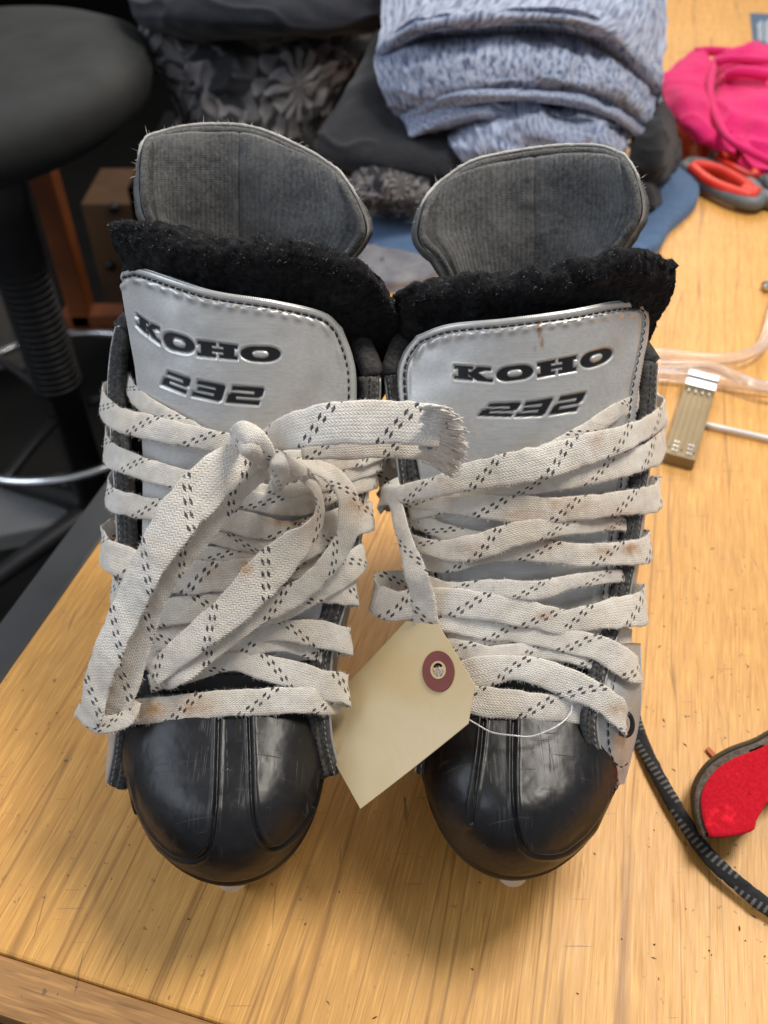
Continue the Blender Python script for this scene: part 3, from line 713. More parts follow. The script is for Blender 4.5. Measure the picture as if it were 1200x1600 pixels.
    # ---- silver lower corner of the quarter, with its stitches and eyelet
    for g_, st_l, ey_ in c['flaps']:
        K = grid_up(np.array(g_, float), 50, 24); Q, N = Fs.hit(K[..., 0], K[..., 1], K[..., 2]*.001)
        fp_ = slab('eyelet_flap', Q, .0022, M['silver'], root, attrs={'stain': np.zeros(Q.shape[:2])})
        if st_l:
            a_ = cr(np.array(st_l, float), 60); hz = a_[:, 2]
            P_, N_ = Fs.hit(a_[:, 0], a_[:, 1], hz*.001+.0003); stitches('stitching', P_, N_, .0034, .0012, .0010, M['thread'], fp_, .0004)
    for ex, ey, eh in c['eyelets']:
        P0 = Fs.hit(ex, ey, eh*.001)[0]; t = np.linspace(0, 2*math.pi, 24, endpoint=False)
        tube('eyelet', P0+np.stack([.0034*np.cos(t), .0040*np.sin(t), .0042*np.sin(t)], 1), .0013, M['thread'], root, 6, closed=True)
    return root

CL = dict(flaps=[([[(174, 1120, -9), (182, 1118, -3), (190, 1118, 0)], [(168, 1160, -9), (176, 1160, -3), (186, 1160, 0)], [(165, 1200, -8), (173, 1202, -3), (180, 1204, 0)], [(165, 1222, -6), (171, 1225, -3), (176, 1226, 0)]], None, None)], F=FL, side=-1, x0=-.076, sx=-.006, label='left ice skate, its laces tied in a loose bow, with a frayed lace end',
  tongue=[[(196, 420, 1), (222, 419, 1), (325, 452, 1), (430, 469, 1), (505, 487, 1), (535, 512, 1)],
          [(189, 434, 1), (235, 452, 1), (325, 482, 1), (430, 505, 1), (515, 528, 1), (551, 556, 1)],
          [(195, 480, 1), (240, 500, 1), (325, 530, 1), (430, 552, 1), (518, 570, 1), (557, 595, 1)],
          [(212, 585, 0), (255, 605, 0), (325, 628, 0), (430, 640, 0), (518, 652, 0), (556, 665, 0)],
          [(222, 700, -2), (270, 720, -2), (335, 735, -2), (430, 745, -2), (515, 745, -2), (548, 740, -2)],
          [(222, 860, -3), (270, 870, -3), (345, 880, -3), (420, 880, -3), (490, 875, -3), (530, 870, -3)],
          [(228, 1050, -3), (280, 1052, -3), (345, 1055, -3), (410, 1055, -3), (470, 1052, -3), (505, 1048, -3)]],
  hr=([400, 560, 660, 740, 870], [1.2, 1, 0, -2, -3]), inset=13,
  text=[([('K', 213, 249), ('O', 254, 303), ('H', 307, 371), ('O', 375, 439)], [(205, 484), (230, 503), (260, 517), (307, 532), (380, 541), (440, 542)], [(205, 500), (222, 518), (260, 546), (310, 557), (373, 563), (410, 566), (440, 565)], 0),
        ([('2', 251, 290), ('3', 298, 345), ('2', 352, 406)], [(250, 575), (258, 579), (297, 592), (350, 602), (415, 606), (430, 606)], [(240, 596), (250, 601), (290, 617), (347, 629), (407, 634), (430, 634)], 8)],
  tstain=[(500, 690, 30, 10, .15)],
  felt=[[(212, 352, .412), (260, 356, .408), (340, 374, .404), (430, 384, .402), (510, 400, .404), (565, 428, .410), (600, 470, .418)],
        [(178, 352, .408), (250, 350, .400), (335, 370, .395), (430, 378, .392), (515, 392, .394), (580, 425, .400), (617, 480, .410)],
        [(176, 372, .404), (245, 378, .391), (330, 395, .386), (430, 402, .383), (520, 415, .385), (595, 448, .392), (626, 515, .404)],
        [(184, 400, .406), (240, 410, .393), (325, 430, .388), (430, 440, .385), (520, 455, .387), (585, 490, .396), (615, 555, .408)],
        [(190, 440, .410), (240, 450, .398), (325, 478, .392), (430, 495, .388), (515, 515, .390), (568, 550, .400), (600, 620, .412)],
        [(196, 500, .420), (240, 500, .405), (325, 530, .398), (430, 550, .394), (515, 565, .396), (560, 610, .405), (588, 690, .42)]],
  guard=[[(231, 214, .480), (280, 200, .490), (345, 195, .496), (405, 203, .496), (480, 236, .488), (527, 266, .476)],
         [(220, 236, .470), (275, 232, .480), (345, 230, .488), (405, 238, .488), (490, 268, .478), (550, 298, .462)],
         [(217, 290, .456), (275, 292, .470), (345, 292, .480), (405, 300, .480), (495, 325, .468), (573, 352, .448)],
         [(224, 335, .450), (275, 345, .464), (345, 350, .474), (405, 355, .474), (485, 368, .464), (562, 386, .446)],
         [(250, 385, .446), (285, 400, .458), (345, 415, .466), (405, 420, .466), (470, 425, .458), (520, 430, .446)]],
  face_l=[(172, 1222), (183, 1160), (187, 1080), (190, 1000), (190, 900), (186, 800), (180, 700), (174, 610), (178, 550), (186, 512)],
  face_r=[(528, 1205), (515, 1150), (512, 1080), (518, 1010), (535, 950), (552, 880), (566, 790), (578, 710), (588, 640), (590, 590)],
  bulge=(.010, .006),
  vamp=[[(235, 1030), (300, 1038), (350, 1042), (410, 1040), (495, 1030)], [(215, 1075), (300, 1082), (350, 1085), (410, 1083), (500, 1072)], [(205, 1130), (300, 1130), (350, 1130), (410, 1130), (505, 1125)]],
  rim=[(200, 1075), (193, 1150), (198, 1215), (213, 1272), (243, 1322), (292, 1362), (352, 1378), (410, 1365), (458, 1326), (490, 1272), (506, 1212), (512, 1150), (506, 1075)],
  spine=[(352, 1085), (356, 1232)],
  grooves=[([(342, 1100), (340, 1180), (337, 1260), (332, 1305), (322, 1330), (300, 1343), (268, 1336), (235, 1306), (212, 1265), (200, 1215)], 2.8, .0016),
           ([(389, 1100), (392, 1180), (394, 1250), (400, 1295), (414, 1320), (434, 1322), (462, 1300), (488, 1258), (502, 1210)], 2.8, .0016)],
  panels=[[(342, 1090), (340, 1180), (337, 1260), (332, 1305), (322, 1330), (300, 1343), (268, 1336), (235, 1306), (212, 1265), (198, 1215), (180, 1150), (190, 1080)],
          [(389, 1090), (392, 1180), (394, 1250), (400, 1295), (414, 1320), (434, 1322), (462, 1300), (488, 1258), (504, 1210), (525, 1150), (520, 1080)]],
  hold=(357, 1392), hdx=.008, eyelets=[])
CR = dict(F=FR, side=1, x0=.071, sx=.0, label='right ice skate, its laces drawn straight, a rust streak above the lettering on its tongue', 
  tongue=[[(648, 524, 1), (700, 506, 1), (790, 497, 1), (890, 484, 1), (960, 471, 1), (1004, 469, 1)],
          [(626, 556, 1), (690, 540, 1), (790, 530, 1), (890, 516, 1), (965, 500, 1), (1019, 488, 1)],
          [(619, 600, 1), (690, 590, 1), (790, 580, 1), (890, 566, 1), (965, 548, 1), (1016, 530, 1)],
          [(630, 690, 0), (695, 690, 0), (790, 680, 0), (880, 665, 0), (950, 645, 0), (1000, 610, 0)],
          [(648, 790, -2), (700, 795, -2), (790, 790, -2), (870, 780, -2), (930, 765, -2), (985, 740, -2)],
          [(668, 900, -3), (710, 905, -3), (790, 905, -3), (860, 900, -3), (920, 895, -3), (960, 890, -3)],
          [(690, 1050, -3), (730, 1052, -3), (790, 1055, -3), (850, 1055, -3), (900, 1052, -3), (940, 1048, -3)]],
  hr=([400, 560, 660, 740, 870], [1.2, 1, 0, -1, -2.5]), inset=13,
  text=[([('K', 709, 768), ('O', 775, 834), ('H', 840, 902), ('O', 908, 959)], [(700, 571), (709, 571), (776, 575), (838, 568), (900, 556), (930, 548), (962, 540)], [(700, 592), (709, 592), (776, 598), (838, 591), (900, 580), (930, 573), (962, 561)], 0),
        ([('2', 746, 800), ('3', 804, 850), ('2', 858, 902)], [(745, 631), (765, 631), (830, 628), (887, 618), (926, 610), (940, 605)], [(735, 650), (745, 650), (803, 652), (850, 650), (906, 642), (940, 632)], 16)],
  tstain=[(843, 515, 3.2, 13, 1.3), (847, 535, 3, 8, 1.0), (836, 545, 3, 6, .4)],
  felt=[[(632, 470, .418), (668, 452, .410), (735, 445, .404), (830, 432, .402), (920, 415, .402), (1000, 407, .406), (1030, 415, .412)],
        [(612, 462, .414), (658, 442, .402), (735, 432, .395), (830, 425, .392), (920, 405, .392), (1008, 399, .398), (1048, 408, .408)],
        [(610, 490, .410), (655, 465, .394), (735, 452, .386), (830, 445, .383), (920, 428, .384), (1010, 418, .392), (1053, 432, .404)],
        [(612, 520, .410), (650, 495, .396), (735, 480, .388), (830, 470, .385), (920, 458, .386), (1000, 448, .394), (1046, 468, .406)],
        [(608, 560, .412), (645, 540, .400), (735, 525, .392), (830, 515, .388), (920, 502, .389), (990, 492, .396), (1030, 505, .408)],
        [(612, 620, .42), (650, 600, .405), (735, 580, .398), (830, 570, .394), (920, 555, .395), (985, 545, .402), (1018, 550, .415)]],
  guard=[[(684, 288, .476), (735, 254, .488), (800, 238, .496), (870, 229, .496), (935, 229, .490), (975, 243, .480)],
         [(662, 318, .462), (725, 292, .478), (800, 276, .488), (870, 268, .488), (940, 268, .480), (994, 275, .465)],
         [(653, 372, .450), (725, 352, .468), (800, 340, .480), (870, 335, .480), (940, 332, .472), (1004, 330, .452)],
         [(680, 405, .446), (735, 400, .462), (800, 395, .472), (870, 388, .472), (930, 380, .464), (984, 372, .448)],
         [(702, 445, .446), (745, 445, .458), (800, 445, .466), (860, 440, .466), (910, 430, .458), (950, 412, .446)]],
  face_l=[(652, 1205), (655, 1140), (655, 1080), (652, 1000), (645, 920), (640, 840), (632, 780), (622, 700), (612, 640), (606, 590)],
  flaps=[([[(952, 1010, 3), (978, 1005, 1), (1001, 1005, -5)], [(945, 1050, 5), (970, 1050, 4), (1003, 1055, -1)], [(939, 1085, 8), (968, 1088, 8), (1002, 1092, 1)], [(934, 1125, 10), (963, 1130, 10), (998, 1135, 2)], [(936, 1168, 10), (960, 1174, 10), (988, 1178, 3)], [(949, 1200, 9), (962, 1206, 8.5), (980, 1210, 4)], [(965, 1224, 7), (970, 1226, 6.5), (975, 1226, 5)]], [(966, 1030, 5), (957, 1075, 8.5), (950, 1125, 10.3), (951, 1165, 10.3), (958, 1188, 10), (970, 1198, 8.6), (982, 1190, 5.5)], None)],
  face_r=[(963, 1226, 6), (945, 1200, 8.5), (932, 1160, 9.5), (930, 1120, 9.5), (941, 1070, 6), (952, 1020, 2), (972, 960), (985, 900), (998, 820), (1008, 740), (1018, 650), (1022, 570)],
  bulge=(.006, .016),
  vamp=[[(660, 1030), (740, 1038), (800, 1042), (860, 1040), (940, 1030)], [(660, 1075), (740, 1082), (800, 1085), (860, 1083), (935, 1072)], [(660, 1130), (740, 1130), (800, 1130), (860, 1130), (935, 1125)]],
  rim=[(655, 1075), (655, 1150), (662, 1215), (680, 1275), (713, 1325), (756, 1357), (806, 1369), (862, 1357), (912, 1320), (946, 1270), (962, 1224), (957, 1165), (945, 1110), (930, 1072)],
  spine=[(798, 1085), (808, 1228)],
  grooves=[([(757, 1110), (750, 1180), (742, 1240), (737, 1285)], 2.8, .0016),
           ([(804, 1100), (802, 1180), (803, 1250), (810, 1300), (822, 1325), (845, 1336), (880, 1332), (915, 1305), (942, 1270), (962, 1225)], 3.0, .0017)],
  panels=[[(804, 1090), (802, 1180), (803, 1250), (810, 1300), (822, 1325), (845, 1336), (880, 1332), (915, 1305), (942, 1270), (964, 1220), (985, 1150), (980, 1080)],
          [(757, 1095), (750, 1180), (742, 1240), (736, 1290), (700, 1290), (676, 1250), (650, 1180), (650, 1090)]],
  hold=(806, 1384), hdx=-.002, eyelets=[(978, 1132, 9.5)])
skL = make_skate(CL); skR = make_skate(CR)

# ------------------------------------------------------------------ laces of the left skate
lcL = empty('lace', (0, 0, 0), skL)
def LP(pts, **k): return lace(FL, pts, lcL, key='L', **k)
LP([(190, 1120, 34, 0), (215, 1113, 40, 7), (300, 1104, 42, 7), (400, 1097, 42, 7), (470, 1095, 40, 7), (508, 1097, 38, 3), (530, 1100, 30, -4)])
LP([(505, 1085, 36, -12), (535, 1084, 42, -7), (544, 1080, 46, -1), (535, 1075, 46, 3), (505, 1070, 46, 5), (430, 1048, 42, 4), (360, 1034, 30, 4), (300, 1050, 30, 2), (235, 1068, 30, -2)])
LP([(508, 1006, 36, -12), (536, 1004, 40, -7), (548, 1002, 42, -1), (540, 1000, 42, 3), (500, 992, 42, 4), (450, 985, 36, 4), (390, 985, 34, 3), (300, 990, 34, 1), (215, 1010, 34, -2)])
LP([(215, 1030, 34, -2), (300, 1030, 34, 2), (380, 1008, 36, 3), (440, 1002, 32, 2), (500, 1018, 34, 0), (520, 1028, 30, -4)])
LP([(530, 932, 36, -12), (552, 930, 38, -7), (558, 928, 42, -1), (548, 926, 42, 2), (500, 925, 36, 3), (440, 935, 36, 3), (340, 945, 42, 4), (240, 960, 44, 3), (212, 962, 40, 0)])
LP([(535, 868, 36, -14), (560, 866, 40, -7), (568, 868, 42, -2), (560, 875, 44, 2), (527, 903, 42, 5), (480, 930, 40, 6), (430, 952, 40, 6), (350, 975, 40, 4), (240, 1000, 40, 1)])
LP([(178, 820, 30, -12), (162, 845, 50, -4), (166, 866, 50, 2), (195, 878, 50, 4), (240, 895, 52, 5), (320, 902, 52, 5), (400, 893, 46, 5), (470, 862, 36, 5), (530, 830, 30, 2), (565, 812, 30, -3)])
LP([(188, 900, 30, -12), (176, 920, 40, -4), (185, 930, 44, 1), (230, 925, 36, 2), (300, 870, 30, 3), (380, 876, 30, 3), (450, 890, 30, 2), (520, 880, 30, 0)])
LP([(182, 745, 30, -12), (168, 765, 36, -3), (178, 782, 38, 2), (215, 792, 36, 4), (280, 800, 34, 4), (340, 808, 38, 5), (400, 822, 38, 5), (455, 828, 30, 5), (520, 812, 30, 3), (562, 795, 34, 1), (578, 791, 34, -4), (568, 788, 32, -12)])
LP([(545, 800, 34, -14), (572, 802, 38, -8), (580, 805, 42, -2), (570, 811, 42, 2), (545, 820, 40, 4), (510, 834, 34, 4), (460, 850, 24, 4), (400, 853, 24, 3), (325, 838, 24, 3), (250, 830, 30, 1)])
LP([(180, 665, 30, -13), (165, 690, 40, -4), (175, 714, 38, 2), (212, 728, 36, 5), (260, 742, 36, 6), (330, 765, 34, 5), (400, 783, 30, 5), (470, 790, 30, 5), (530, 764, 34, 4), (572, 750, 36, 1), (588, 746, 34, -5), (578, 742, 30, -13)])
LP([(300, 750, 30, 3), (385, 765, 30, 4), (440, 772, 30, 4), (500, 752, 36, 5), (545, 735, 38, 5), (580, 722, 38, 1), (596, 716, 34, -5), (586, 712, 30, -13)])
LP([(186, 600, 24, -14), (163, 612, 26, -5), (162, 634, 34, 1), (185, 655, 38, 5), (255, 672, 38, 7), (325, 687, 34, 8), (390, 700, 32, 9)])
LP([(195, 590, 26, -8), (212, 618, 28, -1), (250, 645, 28, 2), (300, 672, 26, 3), (360, 700, 26, 3), (430, 715, 28, 4), (500, 720, 34, 5), (560, 712, 36, 5), (588, 702, 36, 2), (601, 697, 34, -4), (590, 692, 30, -13)])
# bow: big loop on the left
lpB = empty('lace_bow', (0, 0, 0), lcL) if False else lcL
def LB_(pts, **k): return lace(FL, pts, lcL, key='L', mode='free', **k)
LB_([(245, 1065, 34, 8, 30), (270, 1052, 48, 13, 0), (330, 1010, 44, 14, 0), (390, 966, 38, 14, 0), (440, 940, 40, 14, 10), (482, 912, 40, 13, 20), (516, 878, 38, 13, 10), (540, 840, 36, 13, 0), (546, 800, 36, 14, 0), (536, 762, 34, 15, 10), (508, 736, 30, 15, 20), (470, 727, 26, 14, 30), (440, 730, 24, 12, 30)], name='lace_loop')
LB_([(236, 1058, 36, 14, 0), (275, 1022, 44, 17, 0), (330, 980, 50, 19, 0), (370, 944, 58, 20, 0), (408, 904, 62, 20, 0), (450, 864, 56, 20, 5), (484, 832, 42, 18, 30), (498, 800, 26, 17, 40), (494, 762, 24, 16, 40), (468, 738, 26, 14, 30), (440, 728, 24, 12, 10)], name='lace_loop')
LB_([(168, 1134, 40, 12, 0), (182, 1106, 50, 14, 0), (200, 1050, 52, 16, 0), (220, 985, 52, 19, 0), (240, 930, 50, 21, 0), (272, 880, 46, 22, 0), (312, 830, 46, 22, 0), (350, 785, 44, 20, 0), (388, 748, 38, 17, 0), (425, 725, 30, 14, 0)], name='lace_loop')
LB_([(120, 1108, 22, 18, 0), (150, 1132, 28, 19, 0), (196, 1124, 26, 16, 0), (212, 1096, 22, 13, 0)], name='lace_loop')
LB_([(140, 1126, 44, 18, 0), (143, 1110, 50, 20, 0), (150, 1072, 52, 22, 0), (168, 1025, 54, 25, 0), (192, 965, 58, 28, 0), (222, 900, 64, 30, 0), (258, 838, 70, 31, 0), (300, 782, 74, 30, 0), (350, 735, 68, 26, 0), (395, 712, 50, 20, 0), (425, 705, 34, 15, 0)], name='lace_loop')
# lace end running over to the other skate
lace(FL, [(405, 702, 30, .322, 0), (435, 682, 46, .314, 0), (475, 668, 60, .309, 0), (530, 661, 66, .307, 0), (590, 660, 67, .306, 0), (640, 662, 68, .304, 0), (670, 665, 68, .303, 0), (690, 668, 68, .303, 0)], lcL, mode='abs', name='lace_end', key='L')
lace(FL, [(470, 704, 30, .320, 0), (540, 696, 44, .318, 0), (600, 690, 50, .317, 0), (660, 692, 50, .316, 0), (694, 700, 42, .315, 0)], lcL, mode='abs', name='lace_end', key='L')
# frayed threads at the tip
def fray(path, wpx, y0, clumps, per, parent):
    V = []; F = []; x0, yc = path
    for f, L, a in clumps:
        for i in range(per):
            fb = f+random.gauss(0, .16); x_s = x0-22+random.uniform(-16, 14); y_s = yc+np.clip(fb, -1, 1)*wpx/2; Lc = L*random.uniform(.55, 1.12)+22
            tx = x0-22+Lc*math.cos(a)+random.gauss(0, 2); ty = yc+f*wpx/2+Lc*math.sin(a)+random.gauss(0, 3.2)*(.4+.6*Lc/60); c_ = random.gauss(0, 2.5); ps = []
            for k in range(6):
                q = k/5; ps.append((x_s+(tx-x_s)*q, y_s+(ty-y_s)*q+c_*math.sin(q*math.pi)+3*q*q, y0-.0024+random.gauss(0, .0006)*q+.003*q*q))
            A_ = np.array(ps); Q = aty(A_[:, 0], A_[:, 1], A_[:, 2])
            v, f_ = tube_v(Q, np.linspace(.00055, .00022, 6)*random.uniform(.8, 1.5), 5); o = len(V); V += list(v); F += [tuple(j+o for j in q) for q in f_]
    o = mesh('frayed_tip', V, F, M['lint_w'], parent); o['kind'] = 'stuff'
t = NT('frayed_thread'); n_ = t.noise(t.coord(), 160, 2); t.set(Base_Color=t.ramp(n_, [(.27, (.03, .03, .04)), (.30, (.70, .67, .62)), (.7, (.86, .83, .79))]), Roughness=.95); M['lint_w'] = t.m
fray((692, 668), 66, .303, [(-.95, 16, .05), (-.7, 30, .12), (-.45, 26, .25), (-.2, 36, .15), (.05, 33, .2), (.3, 39, .25), (.55, 34, .30), (.8, 36, .32), (1.0, 24, .45)], 24, lcL)
fray((696, 702), 38, .315, [(-.6, 20, .3), (0., 28, .45), (.5, 26, .5), (.9, 18, .6)], 20, lcL)
# knot: two wraps
def knot(pts, rad, parent, sx=1.0):
    Q, _ = FL.hit(np.array([p[0] for p in pts]), np.array([p[1] for p in pts]), np.array([p[2] for p in pts])*.001)
    P = cr(Q, 40); V, F = tube_v(P, rad*np.sin(np.linspace(.25, math.pi-.25, 40))**.35, 16, True, False, sx); V = V+.0006*vnoise(V, 420, 2)[:, None]
    L = np.linspace(0, .06, 40); uv = np.stack([np.repeat(L[:, None], 16, 1), np.repeat(np.linspace(0, 1, 16)[None], 40, 0)], -1)
    FUZZ['L'].append((V, (V-np.repeat(P, 16, 0))/rad))
    return mesh('lace_knot', V, F, M['lace'], parent, uv=uv, attrs={'stain': np.zeros(len(V))})
def KW(pts, **k): return lace(FL, pts, lcL, mode='abs', key='L', name='lace_knot', cup=-.16, n=34, **k)
KW([(366, 690, 26, .322), (374, 678, 36, .311), (388, 680, 38, .306), (402, 695, 40, .304), (413, 712, 34, .306), (420, 728, 22, .318)], th=.0026)
KW([(362, 700, 22, .322), (374, 690, 30, .308), (392, 702, 32, .302), (404, 718, 28, .306), (410, 730, 20, .318)], th=.0026)
KW([(424, 706, 18, .318), (432, 716, 28, .305), (437, 734, 30, .302), (434, 750, 26, .306), (426, 762, 16, .320)], th=.0024)
KW([(410, 712, 18, .318), (428, 714, 26, .307), (450, 726, 26, .305), (468, 736, 22, .309), (482, 742, 16, .320)], th=.0024)
KW([(412, 726, 16, .318), (430, 730, 22, .306), (448, 742, 20, .308), (462, 750, 14, .318)], th=.0022)
# ------------------------------------------------------------------ laces of the right skate
lcR = empty('lace', (0, 0, 0), skR)
def RP(pts, **k): return lace(FR, pts, lcR, key='R', **k)
RP([(650, 1100, 30, -1), (700, 1090, 40, 6), (745, 1094, 46, 7), (800, 1101, 44, 7), (880, 1107, 40, 7), (925, 1115, 36, 6), (950, 1125, 28, 0)])
RP([(655, 1062, 34, 1), (700, 1062, 44, 3), (745, 1052, 50, 5), (800, 1043, 40, 6), (845, 1050, 44, 8), (890, 1068, 46, 10), (935, 1088, 44, 13), (965, 1110, 40, 13.5), (976, 1130, 32, 12), (979, 1138, 24, 8)])
RP([(655, 1010, 30, 1), (715, 1014, 32, 3), (770, 1026, 34, 4), (860, 1014, 34, 3), (915, 1024, 38, 4), (945, 1038, 34, 2), (960, 1048, 26, -4)])
RP([(650, 960, 34, 1), (690, 968, 38, 4), (740, 978, 38, 4), (800, 985, 36, 4), (870, 998, 36, 4), (930, 1010, 40, 7), (968, 1030, 44, 9), (994, 1046, 44, 5), (998, 1040, 34, -4)])
RP([(700, 998, 34, 2), (780, 988, 36, 3), (860, 975, 36, 4), (920, 966, 40, 6), (970, 956, 50, 6), (1004, 950, 54, 1), (1006, 935, 46, -6), (990, 925, 30, -12)])
RP([(660, 908, 30, -16), (622, 908, 32, -11), (592, 914, 40, -5), (588, 936, 46, 1), (620, 948, 46, 4), (670, 940, 44, 5), (740, 945, 46, 6), (800, 955, 44, 6), (860, 968, 40, 5), (930, 985, 38, 3), (985, 1000, 32, -3)])
RP([(645, 905, 26, 2), (700, 920, 24, 4), (773, 920, 30, 5), (840, 922, 30, 5), (900, 908, 24, 4), (955, 900, 20, 2), (985, 900, 20, -4)])
RP([(640, 870, 28, 1), (690, 880, 30, 2), (780, 862, 30, 3), (850, 862, 34, 4), (900, 867, 36, 5), (960, 866, 36, 5), (1010, 860, 42, 1), (1014, 846, 36, -6), (998, 836, 24, -12)])
RP([(625, 835, 20, -2), (650, 850, 26, 4), (700, 860, 32, 5), (745, 854, 42, 7), (800, 836, 38, 7), (850, 826, 32, 6), (900, 822, 24, 4), (960, 820, 20, 1), (990, 818, 20, -4)])
RP([(640, 810, 22, 0), (680, 825, 26, 2), (725, 838, 26, 2), (790, 850, 26, 2), (850, 855, 26, 2)])
RP([(632, 780, 26, 1), (680, 785, 28, 3), (740, 790, 36, 5), (800, 796, 42, 6), (880, 796, 40, 6), (960, 788, 38, 5), (1022, 780, 42, 1), (1030, 765, 38, -6), (1012, 755, 24, -12)])
RP([(640, 800, 26, 1), (690, 790, 26, 3), (760, 768, 28, 4), (820, 762, 24, 4), (880, 752, 28, 5), (940, 738, 34, 6), (990, 722, 38, 6), (1030, 700, 46, 1), (1036, 680, 40, -6), (1018, 665, 26, -12)])
RP([(600, 795, 22, -6), (596, 778, 30, 0), (625, 772, 30, 6), (677, 762, 32, 9), (725, 747, 42, 10), (780, 735, 50, 10), (830, 725, 52, 10), (885, 712, 50, 9), (933, 698, 46, 9), (985, 680, 38, 8), (1022, 660, 34, 3), (1039, 640, 32, -3), (1026, 622, 24, -12)])
RP([(1010, 615, 26, -8), (985, 632, 28, -1), (950, 652, 28, 2), (912, 678, 28, 3), (860, 705, 28, 3), (800, 730, 28, 3)])
def RA(pts, **k): return lace(FR, pts, lcR, mode='abs', key='R', **k)
RA([(594, 782, 26, .376), (604, 782, 38, .364), (640, 778, 38, .350), (700, 777, 30, .334), (770, 772, 24, .326), (850, 766, 22, .326)])
RA([(596, 702, 22, .378), (625, 712, 40, .358), (665, 728, 44, .342), (720, 744, 38, .330), (770, 750, 30, .326)])
lace(FR, [(610, 752, 30, 1, 0), (617, 790, 28, 6, 10), (633, 845, 28, 12, 5), (647, 885, 34, 15, 0), (657, 920, 40, 13, 0), (666, 965, 42, 7, 0), (674, 1000, 40, 3, 0)], lcR, mode='free', key='R', name='lace_end')
RA([(600, 690, 30, .372), (603, 720, 34, .364), (607, 755, 32, .358), (612, 790, 26, .360)])
for k, par in (('L', lcL), ('R', lcR)):
    Pz = np.concatenate([q[0] for q in FUZZ[k]]); Nz = np.concatenate([q[1] for q in FUZZ[k]])
    hairs('lace_fuzz', Pz, Nz, 34000, .0004, .0017, .00006, M['fuzz'], par, .7)
# ------------------------------------------------------------------ paper tag
t = NT('manila_card'); c_ = t.coord(); n_ = t.noise(c_, 14, 3); f_ = t.noise(c_, 900, 3)
t.set(Base_Color=t.mix(t.ramp(n_, [(.40, 0.0), (.62, 1.0)]), t.mix(f_, (.60, .435, .21), (.66, .485, .245)), (.68, .54, .32)), Roughness=.42, Normal=t.bump(f_, .15, .0003)); M['card'] = t.m
M['ring'] = simple('maroon_ring', (.20, .045, .035), .6, bump=(900, .2, .0003))
def tagpt(px, py, lift=0.0):
    # plane of the tag: leans from the laces of the right skate down to the bench between the skates
    P0 = FR.hit(np.array([690.]), np.array([1040.]), .018)[0][0]; nn = np.array([-.64, -.30, .70]); nn /= np.linalg.norm(nn)
    d = dirs(px, py); tt = ((P0+nn*lift-CAM)@nn)/(d@nn); return CAM+d*tt[..., None], nn
tg_root = thing('paper_tag', tuple(tagpt(np.array(640.), np.array(1100.))[0]), 'blank manila paper tag with maroon reinforcement ring hanging between the skates', 'tag')
out = [(636, 971), (687, 977), (742, 1070), (731, 1131), (568, 1264), (490, 1130), (500, 1112)]
th_ = np.linspace(0, 2*math.pi, 32, endpoint=False); hole = np.stack([685+9*np.cos(th_), 1047+11*np.sin(th_)], 1)
def card(name, outer, inner, lift, thick, m, parent, bend=0.0):
    bm = bmesh.new()
    def loop(pts): 
        vs_ = [bm.verts.new(tagpt(np.array(float(p[0])), np.array(float(p[1])), lift)[0]) for p in pts]; return vs_, [bm.edges.new((vs_[i], vs_[(i+1) % len(vs_)])) for i in range(len(vs_))]
    o_ = []
    for i in range(len(outer)):
        a_, b_ = np.array(outer[i]), np.array(outer[(i+1) % len(outer)])
        k = 4 if len(outer) < 12 else 1
        for q in range(k): o_.append(a_+(b_-a_)*q/k)
    _, e1 = loop(o_); _, e2 = loop(inner)
    bmesh.ops.triangle_fill(bm, use_beauty=True, edges=e1+e2)
    if bend: bmesh.ops.subdivide_edges(bm, edges=bm.edges[:], cuts=2, use_grid_fill=True)
    nn = tagpt(np.array(640.), np.array(1100.))[1]; cen = tagpt(np.array(640.), np.array(1100.))[0]
    if bend:
        for v in bm.verts:
            s_ = (np.array(v.co)-cen)@np.array([.7, .72, 0]); v.co = Vector(np.array(v.co)+nn*bend*s_*s_)
    r_ = bmesh.ops.extrude_face_region(bm, geom=bm.faces[:]); 
    for v in [g for g in r_['geom'] if isinstance(g, bmesh.types.BMVert)]: v.co = v.co-Vector(nn)*thick
    bmesh.ops.recalc_face_normals(bm, faces=bm.faces[:]); bm.verts.index_update()
    V = [v.co[:] for v in bm.verts]; Fc = [[v.index for v in f.verts] for f in bm.faces]; bm.free()
    return mesh(name, V, Fc, m, parent, smooth=False)
card('card', out, hole, 0, .0006, M['card'], tg_root, 1.3)
card('reinforcement_ring', np.stack([685+25*np.cos(th_), 1049+32*np.sin(th_)], 1), hole, .0007, .0005, M['ring'], tg_root, 1.3)
card('hole_rim', np.stack([685+12*np.cos(th_), 1047+14*np.sin(th_)], 1), hole, .0009, .0002, M['card'], tg_root, 1.3)
t = NT('clear_nylon'); t.set(Base_Color=(.95, .95, .95), Roughness=.15, Transmission_Weight=.55, IOR=1.5); M['nylon'] = t.m
st_pts = [(684, 1047, 17), (690, 1070, 19), (712, 1108, 20), (747, 1134, 20), (790, 1148, 21), (835, 1148, 20), (870, 1135, 17), (891, 1115, 12), (895, 1095, 7)]
Q, _ = FR.hit(np.array([p[0] for p in st_pts], float), np.array([p[1] for p in st_pts], float), np.array([p[2] for p in st_pts])*.001)
tube('loop_string', cr(Q, 70)+.0006*np.stack([vnoise(np.c_[np.arange(70)*.15, np.zeros(70), np.full(70, j)], 1, 3) for j in range(3)], 1), .00042, M['nylon'], tg_root, 8)

